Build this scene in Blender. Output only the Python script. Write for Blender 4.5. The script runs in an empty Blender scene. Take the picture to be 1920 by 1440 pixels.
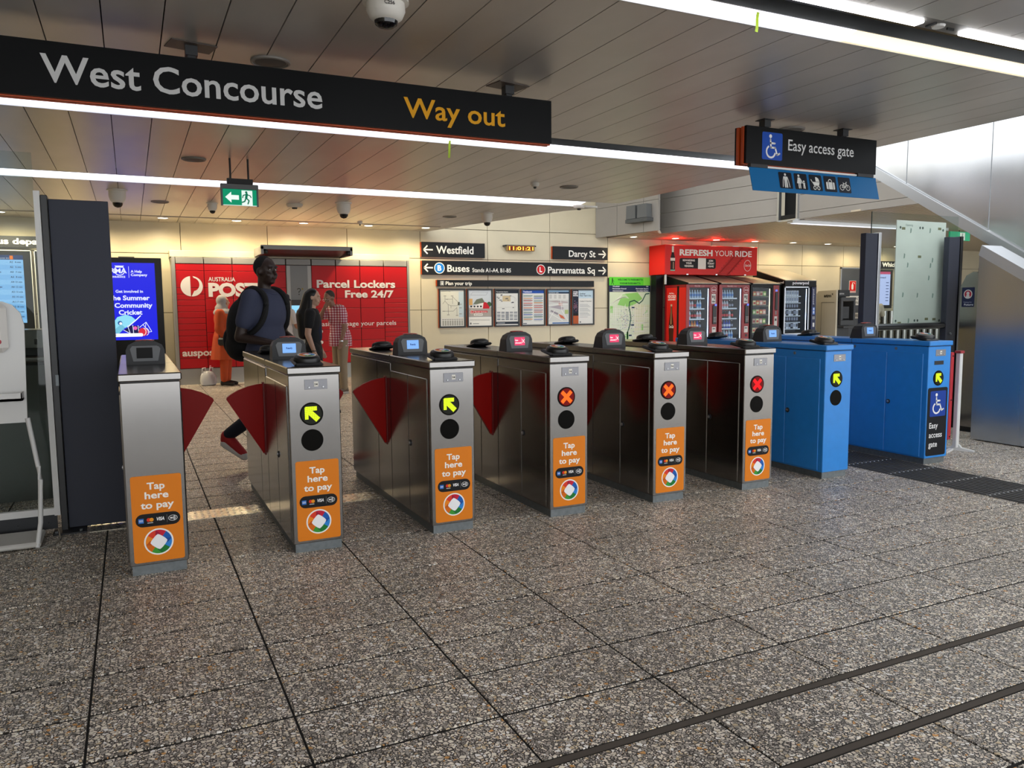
import bpy, bmesh, math, random
from mathutils import Vector, Matrix
R = random.Random(7)
SC = bpy.context.scene
COL = SC.collection
PI = math.pi

# ------------------------------------------------------------------ camera
CAM_H = 1.45
F_PX, PITCH, YAW, ROLL = 1471.7, 0.0994, 0.4503, -0.0084
def camera():
    cy, sy, cp, sp = math.cos(YAW), math.sin(YAW), math.cos(PITCH), math.sin(PITCH)
    fw = Vector((sy*cp, cy*cp, -sp)); r0 = Vector((cy, -sy, 0)); u0 = r0.cross(fw)
    c, s = math.cos(ROLL), math.sin(ROLL)
    rt = r0*c + u0*s; up = u0*c - r0*s
    m = Matrix((rt, up, -fw)).transposed().to_4x4(); m.translation = (0, 0, CAM_H)
    cd = bpy.data.cameras.new('camera'); cd.sensor_width = 36; cd.lens = F_PX*36/1920
    cd.clip_start = .05; cd.clip_end = 200
    o = bpy.data.objects.new('camera', cd); COL.objects.link(o); o.matrix_world = m
    SC.camera = o
    return fw, rt, up
FW, RT, UP = camera()

# ------------------------------------------------------------------ world, exposure
wd = bpy.data.worlds.new('world'); SC.world = wd; wd.use_nodes = True
bg = wd.node_tree.nodes['Background']; bg.inputs[0].default_value = (.94, .97, 1, 1); bg.inputs[1].default_value = 1.5
SC.view_settings.view_transform = 'Standard'; SC.view_settings.look = 'None'
SC.view_settings.gamma = 1; SC.view_settings.use_curve_mapping = False
SC.view_settings.exposure = 1.2
STRIP_E, TUBE_E, DOWN_W = 1.0, 6.0, 20.0

# ------------------------------------------------------------------ materials
def hx(h):
    h = h.lstrip('#'); out = []
    for i in (0, 2, 4):
        c = int(h[i:i+2], 16)/255
        out.append(c/12.92 if c <= .04045 else ((c+.055)/1.055)**2.4)
    return (*out, 1)
MATS = {}
def mat(name, col='#808080', rough=.5, metal=0., spec=.5, emit=None, es=1., bump=None, noise=None, coat=0):
    """principled; noise=(scale, amount, stretch xyz) mottles colour, bump=(scale, strength)"""
    if name in MATS: return MATS[name]
    m = bpy.data.materials.new(name); m.use_nodes = True
    nt = m.node_tree; b = nt.nodes['Principled BSDF']
    c = hx(col) if isinstance(col, str) else col
    b.inputs['Base Color'].default_value = c
    b.inputs['Roughness'].default_value = rough; b.inputs['Metallic'].default_value = metal
    b.inputs['Specular IOR Level'].default_value = spec
    b.inputs['Coat Weight'].default_value = coat
    if emit:
        b.inputs['Emission Color'].default_value = hx(emit); b.inputs['Emission Strength'].default_value = es
    if noise or bump:
        geo = nt.nodes.new('ShaderNodeNewGeometry')
    if noise:
        mp = nt.nodes.new('ShaderNodeMapping'); mp.inputs['Scale'].default_value = noise[2] if len(noise) > 2 else (1, 1, 1)
        nt.links.new(geo.outputs['Position'], mp.inputs[0])
        n = nt.nodes.new('ShaderNodeTexNoise'); n.inputs['Scale'].default_value = noise[0]; n.inputs['Detail'].default_value = 4
        nt.links.new(mp.outputs[0], n.inputs['Vector'])
        r = nt.nodes.new('ShaderNodeMapRange'); r.inputs['To Min'].default_value = 1-noise[1]; r.inputs['To Max'].default_value = 1+noise[1]
        r.inputs['From Min'].default_value = .25; r.inputs['From Max'].default_value = .75
        nt.links.new(n.outputs['Fac'], r.inputs['Value'])
        mx = nt.nodes.new('ShaderNodeMix'); mx.data_type = 'RGBA'; mx.blend_type = 'MULTIPLY'; mx.inputs['Factor'].default_value = 1
        mx.inputs['A'].default_value = c; nt.links.new(r.outputs[0], mx.inputs['B']); nt.links.new(mx.outputs['Result'], b.inputs['Base Color'])
        rr = nt.nodes.new('ShaderNodeMath'); rr.operation = 'MULTIPLY'; rr.inputs[1].default_value = rough
        nt.links.new(r.outputs[0], rr.inputs[0]); nt.links.new(rr.outputs[0], b.inputs['Roughness'])
    if bump:
        n2 = nt.nodes.new('ShaderNodeTexNoise'); n2.inputs['Scale'].default_value = bump[0]
        nt.links.new(geo.outputs['Position'], n2.inputs['Vector'])
        bp = nt.nodes.new('ShaderNodeBump'); bp.inputs['Strength'].default_value = bump[1]; bp.inputs['Distance'].default_value = bump[2] if len(bump) > 2 else .02
        nt.links.new(n2.outputs['Fac'], bp.inputs['Height']); nt.links.new(bp.outputs[0], b.inputs['Normal'])
    MATS[name] = m
    return m
def mat_attr(name, rough=.45, emit=0., coat=0):
    """flat print: colours come from the mesh's Col attribute"""
    if name in MATS: return MATS[name]
    m = bpy.data.materials.new(name); m.use_nodes = True; nt = m.node_tree; b = nt.nodes['Principled BSDF']
    a = nt.nodes.new('ShaderNodeAttribute'); a.attribute_name = 'Col'
    b.inputs['Roughness'].default_value = rough; b.inputs['Coat Weight'].default_value = coat; b.inputs['Specular IOR Level'].default_value = .05 if emit else .2
    if emit:
        b.inputs['Base Color'].default_value = (.01, .01, .01, 1)
        nt.links.new(a.outputs['Color'], b.inputs['Emission Color']); b.inputs['Emission Strength'].default_value = emit
    else: nt.links.new(a.outputs['Color'], b.inputs['Base Color'])
    MATS[name] = m
    return m
def mat_pane(name, tint='#f1f6f4', refl=.10, opac=0.):
    if name in MATS: return MATS[name]
    m = bpy.data.materials.new(name); m.use_nodes = True; nt = m.node_tree; nt.nodes.clear()
    out = nt.nodes.new('ShaderNodeOutputMaterial'); tr = nt.nodes.new('ShaderNodeBsdfTransparent'); tr.inputs[0].default_value = hx(tint)
    gl = nt.nodes.new('ShaderNodeBsdfGlossy'); gl.inputs['Roughness'].default_value = .02
    lw = nt.nodes.new('ShaderNodeLayerWeight'); lw.inputs['Blend'].default_value = .5
    pw = nt.nodes.new('ShaderNodeMath'); pw.operation = 'POWER'; nt.links.new(lw.outputs['Facing'], pw.inputs[0]); pw.inputs[1].default_value = 4
    fr = nt.nodes.new('ShaderNodeMath'); fr.operation = 'MULTIPLY_ADD'; nt.links.new(pw.outputs[0], fr.inputs[0]); fr.inputs[1].default_value = .35; fr.inputs[2].default_value = refl*.12
    mx = nt.nodes.new('ShaderNodeMixShader'); nt.links.new(fr.outputs[0], mx.inputs[0])
    nt.links.new(tr.outputs[0], mx.inputs[1]); nt.links.new(gl.outputs[0], mx.inputs[2])
    last = mx
    if opac:
        df = nt.nodes.new('ShaderNodeBsdfDiffuse'); df.inputs[0].default_value = hx(tint)
        m2 = nt.nodes.new('ShaderNodeMixShader'); m2.inputs[0].default_value = opac
        nt.links.new(mx.outputs[0], m2.inputs[1]); nt.links.new(df.outputs[0], m2.inputs[2]); last = m2
    nt.links.new(last.outputs[0], out.inputs[0])
    MATS[name] = m
    return m
def mat_terrazzo():
    m = bpy.data.materials.new('pebble_terrazzo'); m.use_nodes = True; nt = m.node_tree; b = nt.nodes['Principled BSDF']
    N, Lk = nt.nodes.new, nt.links.new
    geo = N('ShaderNodeNewGeometry')
    nz = N('ShaderNodeTexNoise'); nz.inputs['Scale'].default_value = 60; Lk(geo.outputs['Position'], nz.inputs['Vector'])
    ad = N('ShaderNodeVectorMath'); ad.operation = 'MULTIPLY_ADD'; Lk(nz.outputs['Color'], ad.inputs[0]); ad.inputs[1].default_value = (.008, .008, .0); Lk(geo.outputs['Position'], ad.inputs[2])
    vs = []
    for sc in (62, 105):
        v = N('ShaderNodeTexVoronoi'); v.voronoi_dimensions = '2D'; v.inputs['Scale'].default_value = sc; Lk(ad.outputs[0], v.inputs['Vector'])
        ed = N('ShaderNodeTexVoronoi'); ed.voronoi_dimensions = '2D'; ed.feature = 'DISTANCE_TO_EDGE'; ed.inputs['Scale'].default_value = sc; Lk(ad.outputs[0], ed.inputs['Vector'])
        sep = N('ShaderNodeSeparateColor'); Lk(v.outputs['Color'], sep.inputs[0])
        # pebble mask: distance to edge above a random threshold
        th = N('ShaderNodeMapRange'); Lk(sep.outputs[1], th.inputs['Value']); th.inputs['To Min'].default_value = .09; th.inputs['To Max'].default_value = .34
        gt = N('ShaderNodeMath'); gt.operation = 'GREATER_THAN'; Lk(ed.outputs['Distance'], gt.inputs[0]); Lk(th.outputs[0], gt.inputs[1])
        rp = N('ShaderNodeValToRGB'); rp.color_ramp.interpolation = 'CONSTANT'
        stops = [(0, '#7a746c'), (.12, '#b2aaa0'), (.30, '#dcd2c2'), (.46, '#a0988e'), (.56, '#f0e6d6'), (.80, '#cbb896'), (.87, '#fffaf2'), (.975, '#d09a58')]
        el = rp.color_ramp.elements; el[0].position = 0; el[0].color = hx(stops[0][1]); el[1].position = stops[1][0]; el[1].color = hx(stops[1][1])
        for p, c in stops[2:]:
            e = el.new(p); e.color = hx(c)
        Lk(sep.outputs[0], rp.inputs[0]); vs.append((gt, rp))
    big = N('ShaderNodeTexNoise'); big.inputs['Scale'].default_value = 1.3; big.inputs['Detail'].default_value = 6; Lk(geo.outputs['Position'], big.inputs['Vector'])
    gr = N('ShaderNodeMapRange'); Lk(big.outputs['Fac'], gr.inputs['Value']); gr.inputs['From Min'].default_value = .3; gr.inputs['From Max'].default_value = .7; gr.inputs['To Min'].default_value = .95; gr.inputs['To Max'].default_value = 1.35
    base = hx('#35302b'); cur = None
    for gt, rp in reversed(vs):
        mx = N('ShaderNodeMix'); mx.data_type = 'RGBA'; Lk(gt.outputs[0], mx.inputs['Factor'])
        if cur: Lk(cur, mx.inputs['A'])
        else: mx.inputs['A'].default_value = base
        Lk(rp.outputs[0], mx.inputs['B']); cur = mx.outputs['Result']
    mm = N('ShaderNodeMix'); mm.data_type = 'RGBA'; mm.blend_type = 'MULTIPLY'; mm.inputs['Factor'].default_value = 1
    Lk(cur, mm.inputs['A']); Lk(gr.outputs[0], mm.inputs['B']); Lk(mm.outputs['Result'], b.inputs['Base Color'])
    b.inputs['Roughness'].default_value = .42; b.inputs['Specular IOR Level'].default_value = .4
    bp = N('ShaderNodeBump'); bp.inputs['Strength'].default_value = .25; bp.inputs['Distance'].default_value = .002
    Lk(vs[0][0].outputs[0], bp.inputs['Height']); Lk(bp.outputs[0], b.inputs['Normal'])
    MATS['terrazzo'] = m
    return m
mat_terrazzo()
M_STEEL = mat('brushed_steel', '#8c8986', .2, 1, noise=(30, .012, (1, 1, .05)))
M_STEELF = mat('stair_steel', '#c2c4c6', .27, 1, noise=(1.2, .12, (1, 1, .25)), bump=(1.1, .12, .03))
M_GALV = mat('galvanised', '#747a7c', .5, .7, noise=(40, .2))
M_BLUE = mat('blue_paint', '#2484d6', .38, noise=(14, .05))
M_BLACK = mat('black_plastic', '#101112', .4)
M_CHAR = mat('charcoal_plastic', '#303133', .5, spec=.3)
M_DGREY = mat('dark_panel', '#383b46', .55, spec=.25)
M_RED = mat('flap_red', '#980f09', .35, spec=.12)
M_ORANGE = mat('orange_sticker', '#df7d1b', .45)
M_ORTRIM = mat('orange_trim', '#c04a14', .5)
M_SIGN = mat('sign_black', '#08090b', .35, spec=.12)
M_WHITE = mat('white_paint', '#dcdcda', .45)
M_CREAM = mat('cream_wall_panel', '#cdc2a6', .38, .0, noise=(1.5, .07))
M_BULK = mat('bulkhead_panel', '#96918a', .4, .15, noise=(1.2, .06))
M_CEIL = mat('ceiling_metal', '#c0bab3', .37, .5, noise=(2.0, .14, (1, .5, 1)), bump=(1.6, .12, .02))
M_VOID = mat('slot_black', '#0a0a0a', .9)
M_ALU = mat('aluminium', '#c4c6c8', .3, 1)
M_GLASS = mat_pane('clear_glass')
M_PRINT = mat_attr('print', .45)
M_PRINTG = mat_attr('gloss_print', .2)
M_SCREEN = mat_attr('lit_screen', .3, .5)
M_LED = mat_attr('led_print', .3, .95)

# ------------------------------------------------------------------ mesh builder
def soft(p, k=2):
    """corner-cutting of an open path"""
    p = [Vector(q) for q in p]
    for _ in range(k):
        o = [p[0]]
        for u, v in zip(p, p[1:]): o += [u.lerp(v, .25), u.lerp(v, .75)]
        p = o+[p[-1]]
    return p
class MB:
    def __init__(s): s.v = []; s.f = []; s.c = []; s.cur = None
    def add(s, vs, fs):
        o = len(s.v); s.v += [tuple(p) for p in vs]; s.f += [tuple(i+o for i in f) for f in fs]; s.c += [s.cur]*len(fs)
        return s
    def col(s, h): s.cur = hx(h) if h else None; return s
    def box(s, x0, x1, y0, y1, z0, z1, b=0.):
        if b <= 0:
            v = [(x, y, z) for x in (x0, x1) for y in (y0, y1) for z in (z0, z1)]
            return s.add(v, [(0, 1, 3, 2), (4, 6, 7, 5), (0, 4, 5, 1), (2, 3, 7, 6), (0, 2, 6, 4), (1, 5, 7, 3)])
        v = []; idx = {}
        X, Y, Z = (x0, x1), (y0, y1), (z0, z1); sg = (1, -1)
        for i in (0, 1):
            for j in (0, 1):
                for k in (0, 1):
                    idx[i, j, k, 0] = len(v); v.append((X[i], Y[j]+sg[j]*b, Z[k]+sg[k]*b))
                    idx[i, j, k, 1] = len(v); v.append((X[i]+sg[i]*b, Y[j], Z[k]+sg[k]*b))
                    idx[i, j, k, 2] = len(v); v.append((X[i]+sg[i]*b, Y[j]+sg[j]*b, Z[k]))
        f = []
        for i in (0, 1):
            q = [idx[i, 0, 0, 0], idx[i, 0, 1, 0], idx[i, 1, 1, 0], idx[i, 1, 0, 0]]; f.append(q if i == 0 else q[::-1])
            q = [idx[0, i, 0, 1], idx[1, i, 0, 1], idx[1, i, 1, 1], idx[0, i, 1, 1]]; f.append(q if i == 0 else q[::-1])
            q = [idx[0, 0, i, 2], idx[0, 1, i, 2], idx[1, 1, i, 2], idx[1, 0, i, 2]]; f.append(q if i == 0 else q[::-1])
        for j in (0, 1):
            for k in (0, 1):
                f.append([idx[0, j, k, 1], idx[1, j, k, 1], idx[1, j, k, 2], idx[0, j, k, 2]])
                f.append([idx[j, 0, k, 0], idx[j, 1, k, 0], idx[j, 1, k, 2], idx[j, 0, k, 2]])
                f.append([idx[j, k, 0, 0], idx[j, k, 1, 0], idx[j, k, 1, 1], idx[j, k, 0, 1]])
        for i in (0, 1):
            for j in (0, 1):
                for k in (0, 1): f.append([idx[i, j, k, 0], idx[i, j, k, 1], idx[i, j, k, 2]])
        return s.add(v, f)
    def ring(s, path, radii, n=10, cap=True):
        """tube with a radius for each path point"""
        path = [Vector(p) for p in path]; base = len(s.v); vs = []; fs = []
        for i, p in enumerate(path):
            d = (path[min(i+1, len(path)-1)]-path[max(i-1, 0)]).normalized()
            a = d.cross(Vector((0, 0, 1)));
            if a.length < 1e-3: a = d.cross(Vector((1, 0, 0)))
            a.normalize(); bb = d.cross(a)
            for k in range(n):
                t = 2*PI*k/n; vs.append(p+(a*math.cos(t)+bb*math.sin(t))*radii[i])
        m = len(path)
        for i in range(m-1):
            for k in range(n): fs.append((i*n+k, i*n+(k+1) % n, (i+1)*n+(k+1) % n, (i+1)*n+k))
        if cap: fs.append(tuple(range(n-1, -1, -1))); fs.append(tuple((m-1)*n+k for k in range(n)))
        return s.add(vs, fs)
    def tube(s, path, r, n=8): return s.ring(path, [r]*len(path), n)
    def cyl(s, p, q, r, n=16, r1=None): return s.ring([p, q], [r, r if r1 is None else r1], n)
    def lathe(s, prof, c, n=20, axis='z'):
        """prof: (radius, height) pairs round an axis through c"""
        vs = []; fs = []
        for r, h in prof:
            for k in range(n):
                t = 2*PI*k/n; a, b_ = r*math.cos(t), r*math.sin(t)
                p = (a, b_, h) if axis == 'z' else ((a, -h, b_) if axis == '-y' else (-h, a, b_))
                vs.append((c[0]+p[0], c[1]+p[1], c[2]+p[2]))
        m = len(prof)
        for i in range(m-1):
            for k in range(n): fs.append((i*n+k, i*n+(k+1) % n, (i+1)*n+(k+1) % n, (i+1)*n+k))
        fs.append(tuple(range(n-1, -1, -1))); fs.append(tuple((m-1)*n+k for k in range(n)))
        return s.add(vs, fs)
    def prism(s, poly, o, u, v, d):
        """2-d outline in the frame (o,u,v), extruded by the vector d"""
        o, u, v, d = Vector(o), Vector(u), Vector(v), Vector(d); n = len(poly)
        a = [o+u*p[0]+v*p[1] for p in poly]; vs = a+[p+d for p in a]
        fs = [tuple(range(n)), tuple(range(2*n-1, n-1, -1))]+[(i, i+n, (i+1) % n+n, (i+1) % n) for i in range(n)]
        return s.add(vs, fs)
    def ball(s, c, r, n=14, m=9, rot=None):
        r = (r, r, r) if not hasattr(r, '__len__') else r; c = Vector(c); vs = []; fs = []
        def P(x, y, z):
            p = Vector((x*r[0], y*r[1], z*r[2]))
            return c+(rot @ p if rot else p)
        vs.append(P(0, 0, -1))
        for i in range(1, m):
            ph = -PI/2+PI*i/m
            for k in range(n): t = 2*PI*k/n; vs.append(P(math.cos(ph)*math.cos(t), math.cos(ph)*math.sin(t), math.sin(ph)))
        vs.append(P(0, 0, 1)); top = len(vs)-1
        for k in range(n): fs.append((0, 1+(k+1) % n, 1+k)); fs.append((top, top-n+k, top-n+(k+1) % n))
        for i in range(m-2):
            for k in range(n): a = 1+i*n; fs.append((a+k, a+(k+1) % n, a+n+(k+1) % n, a+n+k))
        return s.add(vs, fs)
    def caps(s, a, b, ra, rb, n=12):
        """tapered capsule"""
        a, b = Vector(a), Vector(b); d = (b-a).normalized(); path = []; rad = []
        for t in (-.98, -.8, -.5, 0): path.append(a+d*ra*t); rad.append(ra*math.sqrt(1-t*t))
        for t in (0, .5, .8, .98): path.append(b+d*rb*t); rad.append(rb*math.sqrt(1-t*t))
        return s.ring(path, rad, n)
    def mesh(s, name, loc=(0, 0, 0), smooth=False):
        me = bpy.data.meshes.new(name)
        me.from_pydata([(p[0]-loc[0], p[1]-loc[1], p[2]-loc[2]) for p in s.v], [], s.f)
        bm = bmesh.new(); bm.from_mesh(me)
        if not any(s.c): bmesh.ops.recalc_face_normals(bm, faces=bm.faces)
        bm.to_mesh(me); bm.free()
        if any(s.c):
            at = me.color_attributes.new('Col', 'FLOAT_COLOR', 'CORNER'); i = 0
            for p, c in zip(s.f, s.c):
                for _ in p: at.data[i].color = c or (.5, .5, .5, 1); i += 1
        if smooth:
            me.shade_smooth(); me.set_sharp_from_angle(angle=math.radians(38))
        return me
    def build(s, name, m, parent=None, smooth=False, loc=None):
        if loc is None: loc = parent.matrix_world.translation if parent else (0, 0, 0)
        if parent: loc = WORLD[parent.name]
        me = s.mesh(name, loc, smooth); me.materials.append(m)
        o = bpy.data.objects.new(name, me); COL.objects.link(o)
        if parent: o.parent = parent; WORLD[o.name] = loc
        else: o.location = loc; WORLD[o.name] = tuple(loc)
        return o
WORLD = {}
def tag(o, label=None, cat=None, group=None, kind=None):
    if label: o['label'] = label
    if cat: o['category'] = cat
    if group: o['group'] = group
    if kind: o['kind'] = kind
    return o
def thing(name, loc, label, cat, group=None, kind=None):
    o = bpy.data.objects.new(name, None); COL.objects.link(o); o.location = loc; o.empty_display_size = .1
    WORLD[o.name] = tuple(loc)
    return tag(o, label, cat, group, kind)
def put(me, name, m, parent, loc=(0, 0, 0)):
    """another object on shared mesh data"""
    o = bpy.data.objects.new(name, me); COL.objects.link(o)
    if not me.materials: me.materials.append(m)
    o.location = loc; o.parent = parent; WORLD[o.name] = loc
    return o
def BS(name, m, parent, *boxes, b=0.):
    for q in boxes: B(name, m, parent, q, b=b)
def B(name, m, parent, *boxes, b=0., smooth=False):
    mb = MB()
    for q in boxes: mb.box(*q, b=b)
    return mb.build(name, m, parent, smooth)

# ------------------------------------------------------------------ lettering and flat print
GLY = {}
def glyphs(t, bold=0.):
    k = (t, bold)
    if k not in GLY:
        cu = bpy.data.curves.new('t', 'FONT'); cu.body = t; cu.size = 1; cu.offset = bold; cu.resolution_u = 3; cu.fill_mode = 'FRONT'
        o = bpy.data.objects.new('t', cu); COL.objects.link(o)
        dg = bpy.context.evaluated_depsgraph_get(); e = o.evaluated_get(dg); me = e.to_mesh()
        v = [(p.co.x, p.co.y) for p in me.vertices]; f = [tuple(p.vertices) for p in me.polygons]
        e.to_mesh_clear(); bpy.data.objects.remove(o); bpy.data.curves.remove(cu)
        xs = [p[0] for p in v] or [0]
        GLY[k] = (v, f, min(xs), max(xs))
    return GLY[k]
CAPH = None
class Print:
    def __init__(s, o, u, v): s.o, s.u, s.v = Vector(o), Vector(u), Vector(v); s.n = s.u.cross(s.v); s.m = MB(); s.step = .0007
    def P(s, x, y, l): return s.o+s.u*x+s.v*y+s.n*(.0008+s.step*l)
    def poly(s, pts, c, l=1):
        s.m.col(c); s.m.add([s.P(x, y, l) for x, y in pts], [tuple(range(len(pts)))]); return s
    def rect(s, x0, y0, x1, y1, c, l=1): return s.poly([(x0, y0), (x1, y0), (x1, y1), (x0, y1)], c, l)
    def rrect(s, x0, y0, x1, y1, r, c, l=1):
        p = []
        for cx, cy, a in ((x1-r, y0+r, -90), (x1-r, y1-r, 0), (x0+r, y1-r, 90), (x0+r, y0+r, 180)):
            for k in range(5): t = math.radians(a+22.5*k); p.append((cx+r*math.cos(t), cy+r*math.sin(t)))
        return s.poly(p, c, l)
    def disc(s, x, y, r, c, l=1, n=24, ry=None): return s.poly([(x+r*math.cos(2*PI*k/n), y+(ry or r)*math.sin(2*PI*k/n)) for k in range(n)], c, l)
    def line(s, pts, w, c, l=1, rnd=True):
        for (x0, y0), (x1, y1) in zip(pts, pts[1:]):
            d = math.hypot(x1-x0, y1-y0) or 1; nx, ny = -(y1-y0)/d*w/2, (x1-x0)/d*w/2
            s.poly([(x0-nx, y0-ny), (x1-nx, y1-ny), (x1+nx, y1+ny), (x0+nx, y0+ny)], c, l)
        if rnd:
            for p in pts: s.disc(p[0], p[1], w/2, c, l, 8)
        return s
    def arc(s, x, y, r, a0, a1, w, c, l=1, n=14, ry=None):
        return s.line([(x+r*math.cos(math.radians(a0+(a1-a0)*k/n)), y+(ry or r)*math.sin(math.radians(a0+(a1-a0)*k/n))) for k in range(n+1)], w, c, l, False)
    def text(s, t, x0, base, cap, c, x1=None, bold=0., l=2, align='l', skew=0.):
        """cap = capital height; fitted to x0..x1 when x1 is given"""
        v, f, a, b = glyphs(t, bold)
        k = cap/.70; kx = k if x1 is None else (x1-x0)/(b-a)
        ox = x0-a*kx if (align == 'l' or x1 is not None) else x0-(a+b)/2*kx if align == 'c' else x0-b*kx
        s.m.col(c); s.m.add([s.P(ox+p[0]*kx+p[1]*k*skew, base+p[1]*k, l) for p in v], f); return s
    def build(s, name, parent, m=None): return s.m.build(name, m or M_PRINT, parent)
FX, FZ = (1, 0, 0), (0, 0, 1)            # a face looking towards -Y
LY_, = ((0, -1, 0),)                     # right-hand direction on a face looking towards -X
def arrow(p, x0, x1, z, d, w, c, l=2):
    """line arrow: d=-1 points left, 1 right"""
    h = (x1-x0)*.42
    t, b = (x0, x1) if d < 0 else (x1, x0)
    p.line([(t, z), (b, z)], w, c, l, False); p.line([(t-d*h, z+h), (t, z), (t-d*h, z-h)], w, c, l, False)
def wheelchair(p, x, y, h, c, l=3):
    """symbol in a square of side h with lower left corner x,y"""
    q = lambda a, b: (x+a*h, y+b*h)
    w = .07*h
    p.disc(*q(.40, .86), .07*h, c, l, 12)
    p.line([q(.40, .74), q(.43, .45), q(.64, .45), q(.74, .2), q(.86, .25)], w, c, l)
    p.line([q(.41, .61), q(.62, .61)], w, c, l)
    p.arc(*q(.43, .30), .215*h, 118, 350, w, c, l)

# ------------------------------------------------------------------ floor
WALL_Y = 16.7
CEIL = 3.10
floor = B('floor', mat('grout', '#191715', .9), None, (-5, 26, -6, 17, -.06, -.004)); tag(floor, kind='structure')
floor['label'] = 'brown pebble terrazzo floor laid in long rectangular tiles'
TX, TY, DX, DY = -.206, 2.083, .66, .3315
def tile_rows():
    ys = [TY+DY*k for k in range(-10, 45)]; ys[9] = 1.722
    return ys
def vis(x, y):
    d = Vector((x, y, -CAM_H)); z = d.dot(FW)
    if z < .5: return 0
    px, py = 960+F_PX*d.dot(RT)/z, 720-F_PX*d.dot(UP)/z
    return 1/(z*z*z) if -60 < px < 1980 and py < 1500 else 0
ys = tile_rows(); cand = []
for j in range(len(ys)-1):
    for i in range(-7, 40):
        x0, y0, y1 = TX+DX*i, ys[j], ys[j+1]
        if y0 > 16.4 or x0 < -4.9 or x0 > 25: continue
        w = max(vis(x, y) for x in (x0, x0+DX) for y in (y0, y1))
        cand.append((w, x0, y0, y1))
cand.sort(reverse=True)
TS = {}
def tile_mesh(h):
    if h not in TS:
        me = MB().box(.0045, DX-.0045, .007, h-.007, -.012, 0, b=.0015).mesh('tile'); me.materials.append(MATS['terrazzo']); TS[h] = me
    return TS[h]
rest = MB()
for n, (w, x0, y0, y1) in enumerate(cand):
    j0 = .016 if abs(y0-2.083) < .01 or abs(y0-1.722) < .01 else 0     # wide expansion joints
    j1 = .014 if abs(y1-2.083) < .01 or abs(y1-1.722) < .01 else 0
    h = round(y1-y0-j0-j1, 4)
    if n < 300 and w > 0: put(tile_mesh(h), 'tile', None, floor, (x0, y0+j0, 0))
    else:
        a, b_, c, d, e = x0+.0045, x0+DX-.0045, y0+j0+.007, y1-j1-.007, -.005
        rest.add([(a, c, 0), (b_, c, 0), (b_, d, 0), (a, d, 0), (a, c, e), (b_, c, e), (b_, d, e), (a, d, e)],
                 [(0, 1, 2, 3), (4, 5, 1, 0), (5, 6, 2, 1), (6, 7, 3, 2), (7, 4, 0, 3)])
tag(rest.build('tile_field', MATS['terrazzo'], floor), kind='stuff')
for yy in (1.722, 2.083):
    B('joint_filler', mat('joint_rubber', '#524a42', .8, noise=(30, .2)), floor, (-4.9, 25, yy-.013, yy+.015, -.012, -.001))
# checker plates across the lanes
def tread_plate(x0, x1, y0, y1):
    mb = MB().box(x0, x1, y0, y1, 0, .003)
    nx, ny = max(1, int((x1-x0)/.04)), int((y1-y0)/.04)
    for i in range(nx):
        for j in range(ny):
            x, y = x0+(i+.5)*(x1-x0)/nx, y0+(j+.5)*(y1-y0)/ny; s = 1 if (i+j) % 2 else -1
            a, b_ = (.014, s*.014), (-.006*s, .006)
            mb.add([(x+a[0], y+a[1], .003), (x+b_[0], y+b_[1], .003), (x-a[0], y-a[1], .003), (x-b_[0], y-b_[1], .003), (x, y, .0065)],
                   [(0, 1, 4), (1, 2, 4), (2, 3, 4), (3, 0, 4)])
    return mb.build('tread_plate', mat('tread_metal', '#dcd4c0', .28, 1, noise=(25, .15)), floor)
# tactile guidance pads beside the wide gate
M_TACT = mat('tactile_pad', '#4b4a49', .6, noise=(20, .1))
for k in range(9):
    y0 = 2.79+.43*k; mb = MB().box(5.715, 6.315, y0, y0+.424, 0, .004)
    for r in range(11): mb.box(5.735+r*.0535, 5.757+r*.0535, y0+.02, y0+.404, .004, .009)
    mb.build('tactile_pad', M_TACT, floor)
    mb = MB()
    for r in range(11): mb.lathe([(.007, 0), (.006, .003)], (5.746+r*.0535, y0+.427, .0035), 8)
    mb.build('pad_stud', M_ALU, floor)

# ------------------------------------------------------------------ back wall and side walls
wall_back = B('wall_back', mat('wall_gap', '#4a443a', .8), None, (-5, 26, WALL_Y+.02, WALL_Y+.2, 0, 6)); tag(wall_back, 'cream metal panelled wall across the back', kind='structure')
zs = [0, .23, 1.37, 2.51, 3.18, 3.85, 4.6, 6]; xs = [.95+1.632*k for k in range(-4, 16)]
PM = {}
for i in range(len(xs)-1):
    for j in range(len(zs)-1):
        k = (round(zs[j+1]-zs[j], 3))
        if k not in PM: PM[k] = MB().box(.005, 1.627, 0, .02, .005, k-.005, b=.004).mesh('wall_panel'); PM[k].materials.append(M_CREAM)
        put(PM[k], 'wall_panel', None, wall_back, (xs[i], WALL_Y, zs[j]))
wl = B('wall_left', M_CREAM, None, (-5.1, -4.9, -6, 16.7, 0, 3.4)); tag(wl, 'plain cream wall closing the concourse on the left', kind='structure')
wr = B('wall_right', mat('far_white_wall', '#cfd4d8', .5), None, (26, 26.2, 4, 16.9, 0, 6)); tag(wr, 'pale wall far off to the right', kind='structure')

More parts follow.
